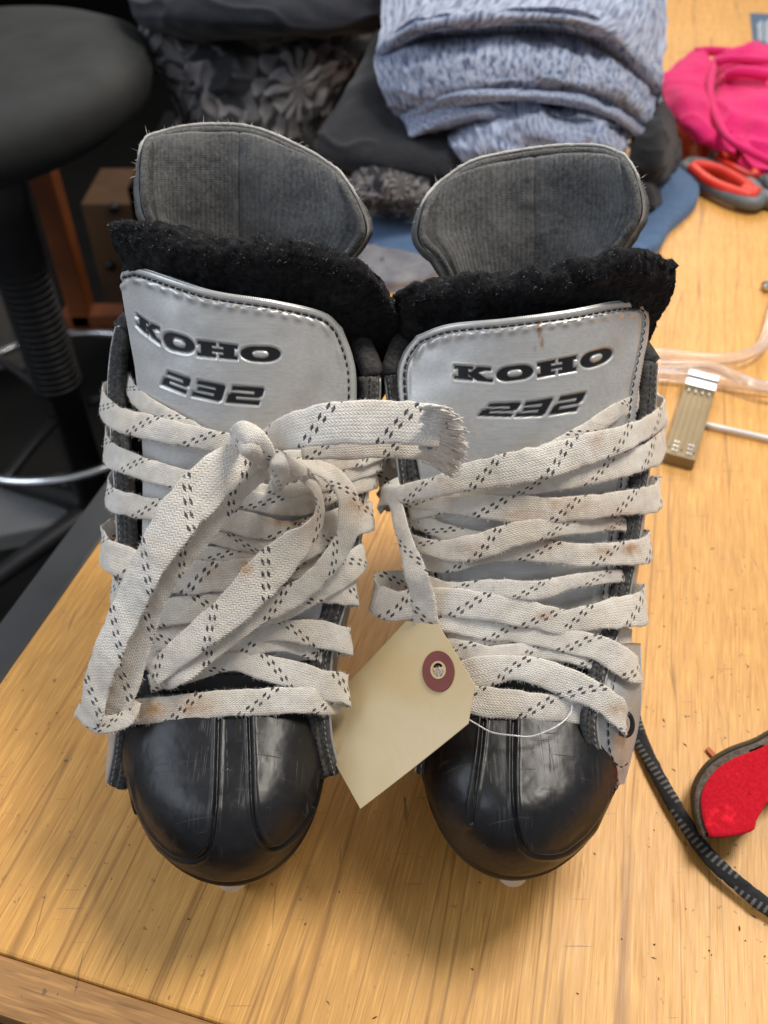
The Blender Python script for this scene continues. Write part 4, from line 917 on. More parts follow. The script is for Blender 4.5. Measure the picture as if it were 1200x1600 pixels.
# ------------------------------------------------------------------ black lace on the bench
t = NT('black_lace'); uv = t.sep(t.coord('UV')); c_ = t.coord()
row = t.math('LESS_THAN', t.math('FRACT', t.math('MULTIPLY', uv[0], 1/.0034)), .42); gate = t.math('LESS_THAN', t.math('PINGPONG', t.math('MULTIPLY', uv[0], 1/.026), 1.0), .55)
vb = t.math('ABSOLUTE', t.math('SUBTRACT', uv[1], t.math('MULTIPLY_ADD', t.math('FRACT', t.math('MULTIPLY', uv[0], 1/.052)), .9, .05))); vb = t.math('LESS_THAN', vb, .26)
mk = t.math('MULTIPLY', row, vb)
ns_ = t.noise(c_, 900, 3)
t.set(Base_Color=t.mix(t.math('MULTIPLY', mk, .85), t.mix(ns_, (.006, .006, .007), (.025, .026, .028)), (.17, .165, .155)), Roughness=.8, Normal=t.bump(ns_, .5, .0006)); M['blace'] = t.m
bp = cr([tuple(atz(x, y, z)) for x, y, z in ((960, 1040, .004), (985, 1105, .004), (1005, 1165, .005), (1035, 1225, .006), (1070, 1285, .007), (1105, 1335, .008), (1150, 1378, .008), (1210, 1425, .006), (1290, 1470, .004))], 170)
T = np.gradient(bp, axis=0); T /= np.linalg.norm(T, axis=1, keepdims=True); W = np.cross(np.array([0, 0, 1.]), T); W = W*.8+np.array([0, 0, .55]); W /= np.linalg.norm(W, axis=1, keepdims=True)
LACE_SAVE = LACE_ST; LACE_ST = []
o = ribbon('black_lace', bp, W, np.full(170, .0088), None, 0, .003, M['blace']); tag(o, 'flat black lace with grey dashes curving across the bench to the right of the skates', 'shoelace')
# ------------------------------------------------------------------ red felt pad
M['red'] = mat_felt('red_felt', (.42, .006, .018), (.60, .016, .03), 500, .3)
M['padedge'] = mat_felt('grey_frayed_edge', (.07, .055, .045), (.20, .17, .14), 300, .7)
M['rubber'] = simple('worn_rubber', (.06, .055, .04), .7, bump=(200, .4, .001))
rp = thing('red_felt_pad', tuple(atz(1160, 1230)), 'small red felt pad with a frayed grey rim beside the black lace', 'felt pad')
def padloop(s, z, dx=0, dy=0):
    o_ = np.array([(1108, 1308), (1098, 1280), (1095, 1248), (1104, 1222), (1122, 1200), (1150, 1183), (1185, 1170), (1225, 1150), (1270, 1150), (1270, 1200), (1215, 1230), (1198, 1255), (1182, 1282), (1176, 1298), (1140, 1307)], float)
    o_ = cr(np.vstack([o_, o_[:1]]), 90)[:-1]; cc_ = np.array([1170, 1240.]); o_ = cc_+(o_-cc_)*s+np.array([dx, dy]); return atz(o_[:, 0], o_[:, 1], z)
def stack(name, loops, m, parent):
    k = len(loops[0]); V = np.concatenate(loops); F = [tuple(f) for f in gfaces(len(loops), k, closev=True)]+[tuple(range((len(loops)-1)*k, len(loops)*k)), tuple(range(k))[::-1]]
    return mesh(name, V, F, m, parent)
stack('base', [padloop(1.06, .0005, -6, -6), padloop(1.10, .006, -8, -8), padloop(1.10, .014, -9, -10), padloop(1.05, .018, -7, -8)], M['rubber'], rp)
stack('frayed_rim', [padloop(1.07, .0182, -5, -5), padloop(1.09, .0195, -4, -4), padloop(1.05, .0215, -3, -2), padloop(1.0, .0215, 0, 0)], M['padedge'], rp)
stack('felt_top', [padloop(1.0, .0218), padloop(1.0, .0235), padloop(.985, .0243)]+[padloop(q, .0245) for q in (.9, .7, .5, .3, .1, .01)], M['red'], rp)
pe = padloop(1.05, .021, -3, -2); hairs('rim_threads', pe, np.tile([0, 0, 1.], (len(pe), 1)), 350, .001, .003, .0001, M['thread_grey'], rp, 1.0)
# ------------------------------------------------------------------ small brown slotted plate with metal clip
M['brassy'] = simple('translucent_brown_plate', (.27, .20, .10), .4, .2, var=.1)
M['tin'] = simple('tin', (.8, .82, .84), .28, .9)
def local_frame(px0, py0, px1, py1, z):
    a_ = atz(float(px0), float(py0), z); b_ = atz(float(px1), float(py1), z); d = b_-a_; L = np.linalg.norm(d); return a_, b_, d/L, L
a_, b_, d_, L_ = local_frame(1062, 712, 1096, 600, .012); ang = math.atan2(d_[1], d_[0])-math.pi/2; mid = (a_+b_)/2
wpl = .0135*2.0
cp_ = thing('slotted_plate', (mid[0], mid[1], .0), 'small brown slotted plate with a silver clip end, beside the right skate', 'connector')
ex = np.array([math.cos(ang), math.sin(ang), 0])
box('plate', (mid[0], mid[1], .006), (wpl, L_, .011), M['brassy'], cp_, ang, .0008)
for k in range(5):
    p = mid+ex*((k-2)*wpl*.19); box('rib', (p[0], p[1], .0122), (wpl*.06, L_*.86, .0012), M['brassy'], cp_, ang, .0003)
for (f0, f1, zz) in ((.40, .50, .0145), (.52, .60, .0155)):
    p = mid+d_*L_*(f0+f1)/2; box('clip', (p[0], p[1], .009), (wpl*1.04, L_*(f1-f0), .0185 if f0 > .5 else .015), M['tin'], cp_, ang, .0008)
for k in range(4):
    for f0 in (.36,): p = mid+ex*((k-1.5)*wpl*.22)+d_*L_*f0; box('pin', (p[0], p[1], .0133), (.0014, .0024, .001), M['tin'], cp_, ang)
    for f0 in (-.36, -.41, -.46):
        for s0 in (-.25, .2): 
            if k < 2: p = mid+ex*(s0+k*.1)*wpl+d_*L_*f0; box('pin', (p[0], p[1], .0133), (.0016, .0014, .001), M['tin'], cp_, ang)
M['whitep'] = simple('white_plastic', (.78, .78, .78), .4)
a_, b_ = atz(1097., 662., .004), atz(1320., 712., .004); o = tube('white_rod', cr([a_, b_], 12), .0024, M['whitep'], None, 12); tag(o, 'thin white plastic rod lying on the bench right of the brown plate', 'rod')
# ------------------------------------------------------------------ clear tubing
t = NT('clear_tubing'); t.set(Base_Color=(1, .97, .98), Roughness=.10, Transmission_Weight=.82, IOR=1.35, Specular_IOR_Level=.8); M['clear'] = t.m
for lab, pts, rad in (('upper clear plastic tube with its bent end rising at the right rim of the bench', [(960, 548), (1030, 553), (1100, 560), (1150, 558), (1185, 545), (1200, 520), (1210, 480), (1225, 430)], .0055),
                      ('middle clear plastic tube behind the brown plate, crossing down to the lower one', [(960, 568), (1050, 570), (1110, 572), (1150, 588), (1190, 602), (1260, 618)], .0045),
                      ('lowest clear plastic tube lying just behind the silver clip of the brown plate', [(960, 584), (1040, 586), (1100, 592), (1160, 600), (1220, 606), (1290, 606)], .0055)):
    z = {'u': .012, 'm': .016, 'l': .008}[lab[0]]
    P = cr([tuple(atz(float(x), float(y), z)) for x, y in pts], 50); o = tube('clear_tube', P, rad, M['clear'], None, 12); tag(o, lab, 'plastic tube', 'clear plastic tubes on the bench')
P0 = atz(1194., 448., .006); o = tube('metal_bit', [P0, P0+np.array([.03, .012, 0])], .0055, M['chrome'], None, 8); tag(o, 'small silver metal bit alone on the bench near the right rim', 'bit')
# ------------------------------------------------------------------ scissors
M['sc_red'] = simple('red_grip', (.70, .035, .018), .5); M['sc_grey'] = simple('grey_grip', (.13, .14, .15), .5)
sc = thing('scissors', tuple(atz(1150, 300)), 'scissors with red and grey handles lying in front of the pink cloth', 'scissors')
def bowl(pts, rad, z, nm, m, par, n=70, flat=.6):
    P = cr([tuple(atz(float(x), float(y), z)) for x, y in pts+[pts[0]]], n)[:-1]; return tube(nm, P, rad, m, par, 12, closed=True, sx=1)
h1 = bowl([(1070, 262), (1082, 255), (1120, 262), (1160, 280), (1184, 300), (1182, 318), (1150, 312), (1105, 290)], .0085, .012, 'handle', M['sc_grey'], sc)
bowl([(1082, 264), (1092, 259), (1122, 266), (1155, 283), (1174, 298), (1170, 306), (1145, 300), (1108, 284)], .0075, .018, 'grip', M['sc_red'], h1)
h2 = bowl([(1112, 248), (1122, 240), (1150, 243), (1178, 256), (1186, 275), (1180, 286), (1155, 275), (1130, 262)], .007, .012, 'handle', M['sc_grey'], sc)
bowl([(1122, 250), (1130, 244), (1152, 248), (1174, 260), (1180, 276), (1170, 276), (1150, 266), (1134, 258)], .006, .018, 'grip', M['sc_red'], h2)
for pts in ([(1176, 306), (1200, 312), (1225, 316), (1270, 320)], [(1184, 270), (1200, 285), (1225, 305), (1265, 325)]):
    P = cr([tuple(atz(float(x), float(y), .011)) for x, y in pts], 20); tube('shank', P, np.linspace(.012, .009, 20), M['sc_grey'], sc, 12)
P = cr([tuple(atz(float(x), float(y), .012)) for x, y in ((1158, 304), (1172, 309), (1182, 312))], 8); tube('band', P, .0145, M['sc_red'], sc, 12)
a_, b_ = atz(1270., 322., .009), atz(1420., 350., .009); tube('blade', cr([a_, b_], 10), np.linspace(.01, .002, 10), M['tin'], sc, 6)
# navy card
M['navy'] = simple('navy_card', (.055, .11, .19), .5); M['print'] = simple('white_print', (.55, .6, .66), .6)
nc = thing('navy_card', tuple(atz(1205, 45)), 'navy card with blurred pale print at the top right rim of the bench', 'card')
c0 = [atz(x, y, .002) for x, y in ((1172., 20.), (1260., 24.), (1270., 82.), (1178., 78.))]
mesh('card', np.concatenate([c0, [p-np.array([0, 0, .0018]) for p in c0]]), [(0, 1, 2, 3), (4, 7, 6, 5), (0, 4, 5, 1), (1, 5, 6, 2), (2, 6, 7, 3), (3, 7, 4, 0)], M['navy'], nc, False)
for k, (x0, y0, y1) in enumerate(((1184, 36, 62), (1188, 32, 64), (1195, 34, 66), (1199, 30, 68), (1210, 32, 68))):
    q = [atz(x, y, .0034) for x, y in ((x0, y0), (x0+2.2, y0), (x0+3.2, y1), (x0+1, y1))]; mesh('print_line', q, [(0, 1, 2, 3)], M['print'], nc, False)
# ------------------------------------------------------------------ garments
def mat_cloth(name, a, b, sx=30, sy=160, rough=.9, mid=.5, wd=.12, extra=None):
    t = NT(name); v = t.coord('UV', (sx, sy, 1)); n = t.noise(v, 1, 5, .7); c = t.coord(); f = t.noise(c, 350, 3)
    g = t.noise(c, 7, 3)
    col = t.mix(t.ramp(n, [(mid-wd, 0.0), (mid+wd, 1.0)]), a, b)
    col = t.mix(t.ramp(g, [(.4, 0.0), (.8, .35)]), col, tuple(x*.7 for x in a))
    t.set(Base_Color=col, Roughness=rough, Specular_IOR_Level=.15, Sheen_Weight=.15, Normal=t.bump(t.math('ADD', f, n), .4, .002)); return t.m
M['heather'] = mat_cloth('blue_heather', (.05, .08, .17), (.40, .45, .58), 95, 9, mid=.47, wd=.08)
M['blackc'] = mat_cloth('black_cloth', (.014, .015, .019), (.026, .027, .032), 60, 60)
M['navyc'] = mat_cloth('navy_cloth', (.010, .012, .018), (.020, .023, .033), 60, 60)
M['bluec'] = mat_cloth('slate_blue_cloth', (.07, .125, .23), (.09, .155, .27), 90, 90)
M['pink'] = mat_cloth('magenta_cloth', (.62, .010, .13), (.78, .030, .20), 60, 60, .8)
M['greyc'] = mat_cloth('pale_grey_cloth', (.16, .16, .18), (.28, .27, .28), 30, 30)
def mat_floral():
    t = NT('grey_floral_print'); c = t.coord('UV', (2.3, 1.5, 1), loc=(.3, .2, 0)); nz = t.add('ShaderNodeTexNoise', i_Scale=3.0, i_Detail=3.0); t.l(c, nz.inputs['Vector'])
    w = t.mix(.24, c, nz.outputs['Color']); vo = t.add('ShaderNodeTexVoronoi'); t.l(w, vo.inputs['Vector']); vo.inputs['Scale'].default_value = 1.25
    df = t.add('ShaderNodeVectorMath', operation='SUBTRACT'); t.l(w, df.inputs[0]); t.l(vo.outputs['Position'], df.inputs[1]); s = t.sep(df.outputs[0])
    an = t.math('ARCTAN2', s[1], s[0]); rr = vo.outputs['Distance']
    ring = t.math('FLOOR', t.math('MULTIPLY', rr, 6.5)); fr = t.math('FRACT', t.math('MULTIPLY', rr, 6.5))
    pet = t.math('ABSOLUTE', t.math('SINE', t.math('ADD', t.math('MULTIPLY', an, 5.5), t.math('MULTIPLY', ring, 1.57))))
    # round petal tips: petal narrows towards the end of its ring
    lim = t.math('MULTIPLY', fr, .62); p = t.ramp(t.math('SUBTRACT', pet, lim), [(.10, 0.0), (.34, 1.0)])
    far = t.ramp(rr, [(.50, 1.0), (.62, 0.0)]); n2 = t.noise(w, 7, 4, .6)
    oth = t.ramp(t.noise(w, 4, 3, .5, 1.2), [(.50, 0.0), (.54, 1.0)])
    msk = t.math('ADD', t.math('MULTIPLY', p, far), t.math('MULTIPLY', oth, t.math('SUBTRACT', 1.0, far)), clamp=True)
    shade = t.math('MULTIPLY_ADD', fr, .7, .3)
    col = t.mix(t.math('MULTIPLY', msk, shade), (.012, .012, .015), t.mix(n2, (.13, .12, .123), (.27, .25, .25)))
    t.set(Base_Color=col, Roughness=.85, Normal=t.bump(n2, .2, .002)); return t.m
M['floral'] = mat_floral()
def garment(name, rows, th, m, parent=None, amp=.006, ns=14, seed=1, nu=60, nv=80):
    K = grid_up(np.array(rows, float), nu, nv); B = aty(K[..., 0], K[..., 1], K[..., 2]); n0 = gnormals(B); n0 *= np.sign((n0*(CAM-B)).sum(-1, keepdims=True))
    cre = 1-np.abs(fbm(B*np.array([1, 1, 2.2]), ns, seed))*2
    B = B+n0*(amp*fbm(B, ns*1.5, seed+3)+amp*.8*np.clip(cre, 0, 1)**3)[..., None]
    return slab(name, B, th, m, parent)
# blue heather trousers, folded: three stacked folds and a trailing leg
ht = thing('folded_trousers', tuple(aty(800, 200, 1.12)), 'folded blue heather trousers on top of the pile behind the skates', 'trousers')
garment('top_fold', [[(600, -60, 1.42), (700, -90, 1.45), (850, -100, 1.46), (960, -80, 1.45), (1040, -40, 1.42)],
                     [(596, 20, 1.22), (700, -15, 1.22), (850, -25, 1.22), (970, -10, 1.22), (1043, 40, 1.26)],
                     [(592, 72, 1.10), (660, 30, 1.06), (800, 15, 1.04), (950, 35, 1.06), (1038, 105, 1.14)],
                     [(592, 92, 1.10), (645, 52, 1.05), (760, 36, 1.03), (910, 42, 1.04), (1032, 150, 1.12)],
                     [(606, 130, 1.22), (650, 95, 1.20), (760, 80, 1.18), (905, 85, 1.18), (1015, 185, 1.20)]], .012, M['heather'], ht, .005, 12, 3)
garment('middle_fold', [[(602, 70, 1.16), (660, 52, 1.14), (780, 42, 1.12), (900, 50, 1.12), (1000, 100, 1.16), (1022, 130, 1.18)],
                        [(588, 100, 1.08), (650, 85, 1.04), (780, 75, 1.02), (900, 85, 1.02), (990, 130, 1.06), (1024, 165, 1.10)],
                        [(592, 135, 1.05), (660, 130, 1.01), (780, 115, .99), (900, 120, .99), (985, 158, 1.02), (1016, 190, 1.07)],
                        [(612, 175, 1.05), (680, 160, 1.02), (780, 143, 1.0), (890, 146, 1.0), (970, 175, 1.03), (1005, 205, 1.07)],
                        [(634, 207, 1.09), (700, 180, 1.10), (780, 166, 1.10), (890, 168, 1.10), (968, 198, 1.11), (1000, 222, 1.12)]], .012, M['heather'], ht, .005, 14, 7)
garment('hem', [[(625, 180, 1.05), (690, 148, 1.0), (790, 140, .985), (890, 146, .985), (960, 170, 1.0), (1008, 200, 1.05)],
                [(630, 200, 1.045), (692, 156, .995), (790, 149, .978), (890, 155, .978), (962, 180, .99), (1006, 212, 1.045)],
                [(640, 212, 1.05), (700, 170, 1.0), (790, 158, .982), (890, 165, .982), (965, 190, .995), (1003, 222, 1.05)]], .010, M['heather'], ht, .002, 20, 5, 20, 80)
garment('inner_fold', [[(632, 190, 1.03), (690, 158, 1.01), (760, 158, 1.0), (800, 168, 1.0)], [(640, 212, 1.01), (700, 190, .99), (760, 178, .985), (790, 182, .99)], [(648, 216, 1.03), (705, 202, 1.02), (760, 192, 1.01), (785, 194, 1.02)]], .008, M['heather'], ht, .003, 20, 8)
garment('trailing_leg', [[(680, 150, 1.16), (760, 125, 1.16), (850, 125, 1.16), (930, 140, 1.16), (985, 170, 1.17)],
                         [(705, 225, 1.0), (780, 195, .985), (860, 190, .97), (930, 195, .98), (985, 222, 1.02)],
                         [(735, 265, .97), (800, 250, .95), (870, 235, .94), (930, 240, .95), (985, 250, 1.0)],
                         [(770, 320, .95), (830, 310, .93), (880, 300, .92), (930, 300, .94), (980, 300, .99)]], .01, M['heather'], ht, .009, 14, 11)
# black garment under it
bk = thing('black_garment', tuple(aty(560, 250, 1.05)), 'plain black garment bulging out of the pile under the blue heather trousers', 'garment')
garment('left_drape', [[(588, 50, 1.30), (660, 60, 1.25), (740, 80, 1.25), (800, 90, 1.25)], [(545, 130, 1.12), (600, 130, 1.10), (700, 150, 1.10), (800, 160, 1.10)], [(508, 195, 1.06), (580, 200, 1.03), (700, 215, 1.01), (800, 225, 1.02)],
                       [(498, 245, 1.03), (580, 255, .99), (700, 275, .97), (800, 290, .98)], [(505, 262, 1.06), (590, 275, 1.03), (700, 300, 1.0), (800, 320, 1.0)]], .014, M['blackc'], bk, .006, 9, 4)
garment('right_fold', [[(985, 160, 1.18), (1020, 150, 1.18), (1045, 175, 1.18)], [(985, 200, 1.06), (1035, 190, 1.06), (1060, 215, 1.12)], [(985, 245, 1.02), (1035, 245, 1.02), (1064, 245, 1.10)], [(985, 275, 1.02), (1025, 280, 1.03), (1050, 275, 1.10)], [(985, 285, 1.08), (1020, 290, 1.08), (1040, 280, 1.12)]], .012, M['blackc'], bk, .003, 16, 5)
garment('cuff', [[(985, 275, 1.06), (1010, 272, 1.06), (1030, 278, 1.08)], [(985, 295, 1.0), (1015, 292, 1.0), (1033, 300, 1.04)], [(985, 318, .99), (1015, 320, .99), (1033, 318, 1.03)], [(985, 328, 1.02), (1012, 330, 1.02), (1030, 325, 1.05)]], .01, M['blackc'], bk, .002, 20, 6)
o = garment('floral_sleeve', [[(560, 255, 1.04), (610, 255, 1.02), (670, 270, 1.02)], [(550, 280, .98), (605, 275, .95), (670, 290, .96)], [(548, 310, .96), (600, 312, .93), (670, 320, .94)], [(555, 335, .98), (605, 338, .95), (670, 345, .96)]], .012, M['floral'], None, .006, 16, 9); tag(o, 'crumpled grey floral sleeve poking out between the two skate guards', 'garment')
def flatcloth(name, pts, z, m, rise, n=120):
    c2 = cr(np.array(pts+[pts[0]], float), n)[:-1]; L1 = atz(c2[:, 0], c2[:, 1], .001); cen = L1.mean(0); 
    loops = [L1, cen+(L1-cen)*1.0+np.array([0, 0, z*.6])]
    for s_, zz in ((.99, .9), (.95, 1.0), (.8, 1.05), (.6, 1.1), (.4, 1.12), (.2, 1.15), (.03, 1.15)):
        q = cen+(L1-cen)*s_+np.array([0, 0, z*zz]); q[:, 2] += rise*fbm(q, 12, 3)*(1-s_)**.3; loops.append(q)
    k = len(L1); V = np.concatenate(loops); F = [tuple(f) for f in gfaces(len(loops), k, closev=True)]+[tuple(range((len(loops)-1)*k, len(loops)*k)), tuple(range(k))[::-1]]
    uv = np.concatenate([L[:, :2] for L in loops])
    return mesh(name, V, F, m, None, uv=uv)
o = flatcloth('blue_cloth', [(560, 345), (640, 325), (800, 310), (950, 300), (1035, 262), (1070, 268), (1088, 290), (1088, 322), (1068, 345), (1045, 365), (1020, 400), (940, 430), (800, 435), (680, 425), (590, 400)], .014, M['bluec'], .006); tag(o, 'slate blue cloth spread flat on the bench under the clothes pile', 'cloth')
o = flatcloth('grey_cloth', [(500, 410), (560, 395), (620, 395), (680, 402), (680, 440), (640, 455), (570, 455), (520, 440)], .012, M['greyc'], .004, 60); tag(o, 'pale grey cloth seen between the two skates behind the felt', 'cloth')
# pink garment
pk = thing('pink_garment', tuple(atz(1150, 180)), 'crumpled magenta pink garment on the bench behind the scissors', 'garment')
garment('body', [[(1100, 118, 1.42), (1140, 80, 1.46), (1180, 78, 1.48), (1240, 76, 1.48), (1320, 90, 1.48)],
                 [(1106, 135, 1.36), (1135, 110, 1.36), (1180, 100, 1.37), (1240, 98, 1.38), (1320, 110, 1.38)],
                 [(1110, 160, 1.27), (1150, 150, 1.27), (1190, 142, 1.27), (1240, 140, 1.28), (1320, 150, 1.28)],
                 [(1122, 200, 1.19), (1160, 205, 1.17), (1195, 205, 1.16), (1240, 205, 1.16), (1320, 210, 1.16)],
                 [(1138, 222, 1.17), (1160, 236, 1.13), (1195, 250, 1.10), (1240, 262, 1.09), (1320, 270, 1.09)]], .012, M['pink'], pk, .014, 7, 21)
garment('sleeve', [[(1090, 78, 1.46), (1105, 82, 1.42), (1116, 100, 1.38), (1118, 130, 1.34)],
                   [(1062, 92, 1.42), (1085, 98, 1.38), (1100, 118, 1.33), (1108, 140, 1.30)],
                   [(1036, 115, 1.36), (1060, 128, 1.30), (1085, 140, 1.27), (1106, 150, 1.26)],
                   [(1026, 145, 1.30), (1055, 150, 1.25), (1085, 158, 1.22), (1112, 170, 1.22)],
                   [(1050, 185, 1.22), (1070, 192, 1.19), (1095, 205, 1.17), (1125, 215, 1.17)],
                   [(1062, 198, 1.22), (1085, 212, 1.19), (1110, 230, 1.16), (1150, 245, 1.13)]], .010, M['pink'], pk, .007, 9, 31)
for pts, r_ in (([(1118, 92, 1.40), (1110, 130, 1.30), (1112, 160, 1.24), (1125, 195, 1.17), (1140, 218, 1.13), (1170, 236, 1.10), (1210, 256, 1.08)], .005),
               ([(1085, 82, 1.45), (1110, 80, 1.45), (1150, 82, 1.44), (1200, 78, 1.45)], .007), ([(1135, 118, 1.34), (1160, 112, 1.33), (1200, 118, 1.33)], .008), ([(1120, 96, 1.37), (1145, 92, 1.37), (1200, 96, 1.38)], .006)):
    A_ = np.array(pts, float); tube('seam', cr(aty(A_[:, 0], A_[:, 1], A_[:, 2]), 40), r_, M['pink'], pk, 10)
# navy and floral garments heaped beyond the bench edge, on a dark crate
cr8 = thing('storage_crate', (-.20, 1.62, -.86), 'dark crate beyond the bench edge under the floral and navy garments', 'crate')
for z_ in (-.70, -.50, -.30): box('slat', (-.20, 1.42, z_), (.50, .015, .16), M['dark_crate'], cr8, 0, .003)
box('body', (-.20, 1.62, -.50), (.48, .36, .70), M['dark_crate'], cr8, 0, .004)
o = garment('floral_garment', [[(215, 30, 1.50), (300, 20, 1.46), (400, 20, 1.46), (500, 30, 1.46), (590, 40, 1.50)],
                               [(222, 90, 1.40), (300, 80, 1.36), (400, 80, 1.36), (490, 85, 1.37), (565, 85, 1.42)],
                               [(252, 130, 1.36), (310, 140, 1.33), (400, 150, 1.32), (480, 150, 1.33), (535, 130, 1.38)],
                               [(275, 180, 1.35), (320, 200, 1.33), (400, 215, 1.31), (470, 215, 1.32), (515, 190, 1.36)],
                               [(280, 240, 1.36), (320, 260, 1.34), (400, 280, 1.33), (470, 280, 1.33), (510, 260, 1.36)]], .014, M['floral'], None, .014, 8, 13); tag(o, 'large grey garment printed with pale flowers hanging left of the clothes pile', 'garment')
o = garment('navy_garment', [[(195, -60, 1.58), (300, -80, 1.54), (450, -90, 1.54), (600, -70, 1.6)], [(198, -20, 1.42), (300, -30, 1.36), (450, -30, 1.36), (605, -20, 1.44)],
                             [(204, 20, 1.36), (300, 18, 1.30), (450, 25, 1.29), (600, 20, 1.38)], [(215, 40, 1.37), (300, 42, 1.31), (450, 56, 1.30), (585, 45, 1.38)], [(222, 46, 1.42), (300, 50, 1.38), (450, 64, 1.37), (580, 52, 1.42)]], .014, M['navyc'], None, .008, 7, 17); tag(o, 'dark navy garment heaped over the floral one at the top of the photo', 'garment')
# ------------------------------------------------------------------ stool at the left
M['seat'] = simple('grey_seat_vinyl', (.022, .024, .024), .85, bump=(60, .35, .002), var=.3, vs_=14)
M['blackp'] = simple('black_plastic', (.008, .008, .009), .45)
SX, SY = -.594, 1.286
stl = thing('stool', (SX, SY, -.86), 'black swivel stool with grey seat, chrome foot ring and star base left of the bench', 'stool')
Mt = Matrix.Rotation(R(-4), 4, 'Y')
lathe('seat', [(.02, -.075), (.17, -.075), (.255, -.062), (.297, -.035), (.31, 0.0), (.302, .022), (.27, .036), (.2, .041), (.05, .038), (.01, .038)], (SX-.045, SY+.02, .055), M['seat'], stl, 64, Mt)
lathe('column', [(.034, -.80), (.034, -.46), (.041, -.455), (.041, -.30), (.046, -.12), (.046, -.04), (.03, -.03)], (SX, SY, 0), M['blackp'], stl, 32)
for k in range(26): 
    th = np.linspace(0, 2*math.pi, 24, endpoint=False); z_ = -.44+k*.0125
    if k == 0: VV, FF = [], []
    v, f = tube_v(np.stack([SX+.042*np.cos(th), SY+.042*np.sin(th), np.full(24, z_)], 1), .0022, 6, closed=True); o0 = len(VV); VV += list(v); FF += [tuple(j+o0 for j in q) for q in f]
bl_ = mesh('bellows', VV, FF, M['blackp'], stl); bl_['kind'] = 'stuff'
th = np.linspace(0, 2*math.pi, 120, endpoint=False)
tube('foot_ring', np.stack([SX+.225*np.cos(th), SY+.225*np.sin(th), np.full(120, -.483)], 1), .0085, M['chrome'], stl, 12, closed=True)
for k in range(3):
    a_ = R(20+120*k); P = [(SX+.04*math.cos(a_), SY+.04*math.sin(a_), -.50), (SX+.12*math.cos(a_), SY+.12*math.sin(a_), -.49), (SX+.222*math.cos(a_), SY+.222*math.sin(a_), -.484)]; tube('ring_spoke', cr(P, 12), .009, M['blackp'], stl, 8)
for k in range(5):
    a_ = R(10+72*k); P = [(SX+.02*math.cos(a_), SY+.02*math.sin(a_), -.76), (SX+.15*math.cos(a_), SY+.15*math.sin(a_), -.775), (SX+.30*math.cos(a_), SY+.30*math.sin(a_), -.80)]
    lg = tube('base_leg', cr(P, 14), np.linspace(.026, .016, 14), M['blackp'], stl, 10)
    cx_, cy_ = SX+.30*math.cos(a_), SY+.30*math.sin(a_)
    for sg in (-1, 1):
        t_ = np.array([-math.sin(a_), math.cos(a_), 0]); tube('caster', [np.array([cx_, cy_, -.834])+t_*sg*.008, np.array([cx_, cy_, -.834])+t_*sg*.024], .025, M['blackp'], lg, 18)
# things behind the stool: orange wood frame, wooden box, pale board, clear box on the floor
M['orange'] = simple('orange_wood', (.26, .07, .018), .5, vs_=12, var=.3); M['brown'] = simple('brown_wood', (.07, .034, .013), .6, vs_=10, var=.3)
M['beige'] = simple('beige_board', (.17, .145, .115), .8)
fr = thing('shelf_unit', tuple(aty(120, 500, 1.75)), 'orange stained wooden shelf frame standing on the floor behind the stool', 'shelf')
def barpx(name, pts, y, w, m, par, d=.04):
    A_ = aty(np.array([p[0] for p in pts], float), np.array([p[1] for p in pts], float), y); 
    Bm = (A_[0]+A_[1])/2; L = np.linalg.norm(A_[1]-A_[0]); dv = (A_[1]-A_[0])/L; q = Vector(dv).to_track_quat('Z', 'Y').to_matrix().to_4x4()
    return box(name, tuple(Bm), (w, d, L), m, par, bev=.003, rot=q)
A1 = aty(48., 262., 1.55); A2 = aty(112., 490., 1.55)
box('upright', ((A1[0]+A2[0])/2+.022, 1.55, (A2[2]-.02+.08)/2), (.042, .05, .10-A2[2]), M['orange'], fr, 0, .004)
q1 = aty(118., 498., 1.55)
box('bottom_rail', (q1[0]+.19, 1.55, q1[2]-.0), (.42, .05, .045), M['orange'], fr, 0, .004)
box('foot', (q1[0]+.35, 1.55, (q1[2]-.04-.86)/2), (.05, .045, .86+(q1[2]-.04)), M['orange'], fr, 0, .004)
wb = aty(180., 380., 1.95); wbx = thing('wooden_box', (wb[0]+.06, 2.0, -.86), 'dark brown wooden cabinet in the shadow behind the stool and shelf frame', 'cabinet')
box('body', (wb[0]+.12, 2.05, (wb[2]+.1-.86)/2), (.36, .2, .86+wb[2]+.1), M['brown'], wbx, 0, .004)
for q in ((178., 325.), (172., 415.)):
    p = aty(q[0], q[1], 1.945); lathe('knob', [(.001, 0), (.012, 0), (.012, .01), (.001, .012)], (p[0], 1.949, p[2]), M['blackp'], wbx, 16, Matrix.Rotation(R(90), 4, 'X'))
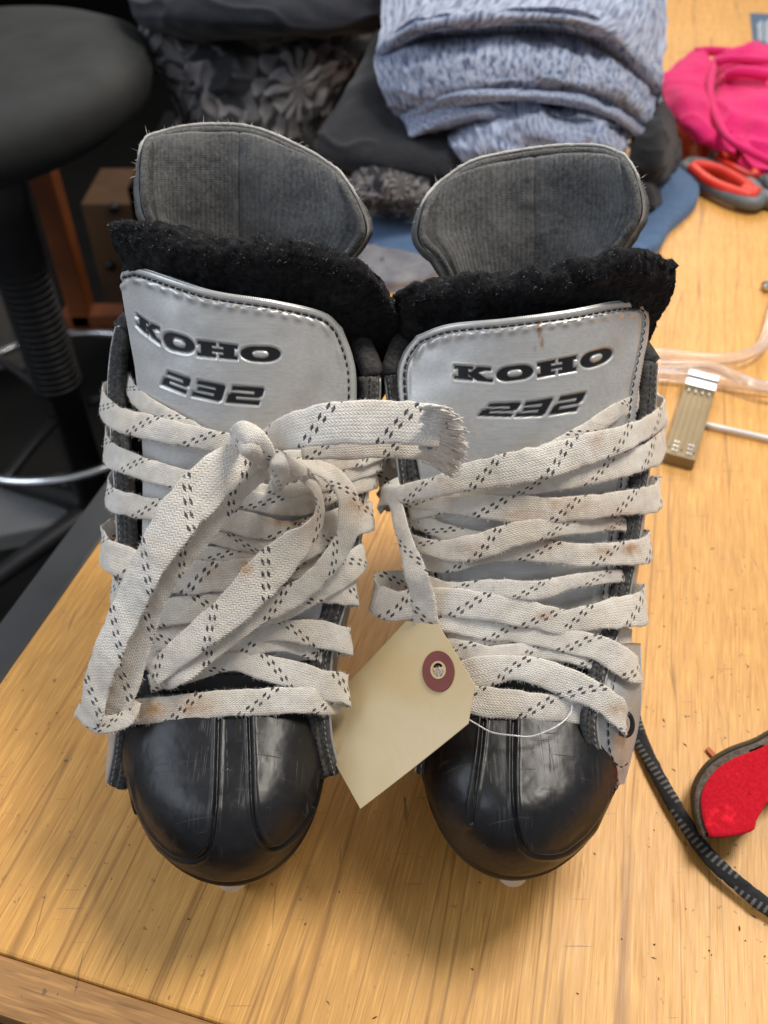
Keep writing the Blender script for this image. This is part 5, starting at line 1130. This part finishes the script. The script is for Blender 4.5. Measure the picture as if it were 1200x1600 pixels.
p = aty(15., 460., 1.9); o = box('pale_board', (p[0]-.12, 1.93, p[2]-.17), (.32, .02, .55), M['beige'], None, .05, .002); tag(o, 'pale beige board leaning in the dark behind the stool column', 'board')
t = NT('cloudy_plastic'); t.set(Base_Color=(.32, .33, .34), Roughness=.35, Alpha=.35); M['cloudy'] = t.m
q = atz(45., 790., -.80); cb = thing('plastic_box', (q[0], q[1], -.86), 'cloudy clear plastic box on the floor under the stool foot ring', 'box')
box('tray', (q[0]-.03, q[1], -.835), (.20, .15, .045), M['cloudy'], cb, .3, .01); box('lid', (q[0]-.03, q[1], -.806), (.21, .16, .01), M['cloudy'], cb, .3, .004)
# ------------------------------------------------------------------ crumbs and slivers on the bench
V, F = [], []
for i in range(95):
    x, y = random.uniform(20, 1200), random.uniform(820, 1600)
    if i < 40: x, y = random.uniform(1000, 1200), random.uniform(700, 1500)
    p = atz(x, y, .0003); a_ = random.uniform(0, 6.28); L = random.choice((.0004, .0006, .0009, .0018)); w_ = random.uniform(.0002, .0005); o0 = len(V)
    loc = p-corner
    if loc@Hh < .005 or loc@G < .005: continue
    for sx, sy in ((-1, -.5), (0, -1), (1, 0), (.1, 1)):
        V.append((p[0]+L*sx*math.cos(a_)-w_*sy*math.sin(a_), p[1]+L*sx*math.sin(a_)+w_*sy*math.cos(a_), .0004))
    V.append((p[0], p[1], .0004+w_)); F += [(o0, o0+1, o0+4), (o0+1, o0+2, o0+4), (o0+2, o0+3, o0+4), (o0+3, o0, o0+4)]
M['crumb'] = simple('dark_crumb', (.05, .04, .03), .8)
o = mesh('crumbs', V, F, M['crumb'], None, False); tag(o, 'tiny dark crumbs and slivers scattered on the bench', 'crumbs', kind='stuff')
M['chip'] = simple('orange_chip', (.45, .12, .04), .7)
for x, y, lab in ((1110, 1176, 'small orange flake on the bench above the red felt pad'), ):
    p = atz(float(x), float(y), .001); o = box('flake', tuple(p+np.array([0, 0, .0006])), (.0035, .0065, .0014), M['chip'], None, .5, .0005); tag(o, lab, 'flake')
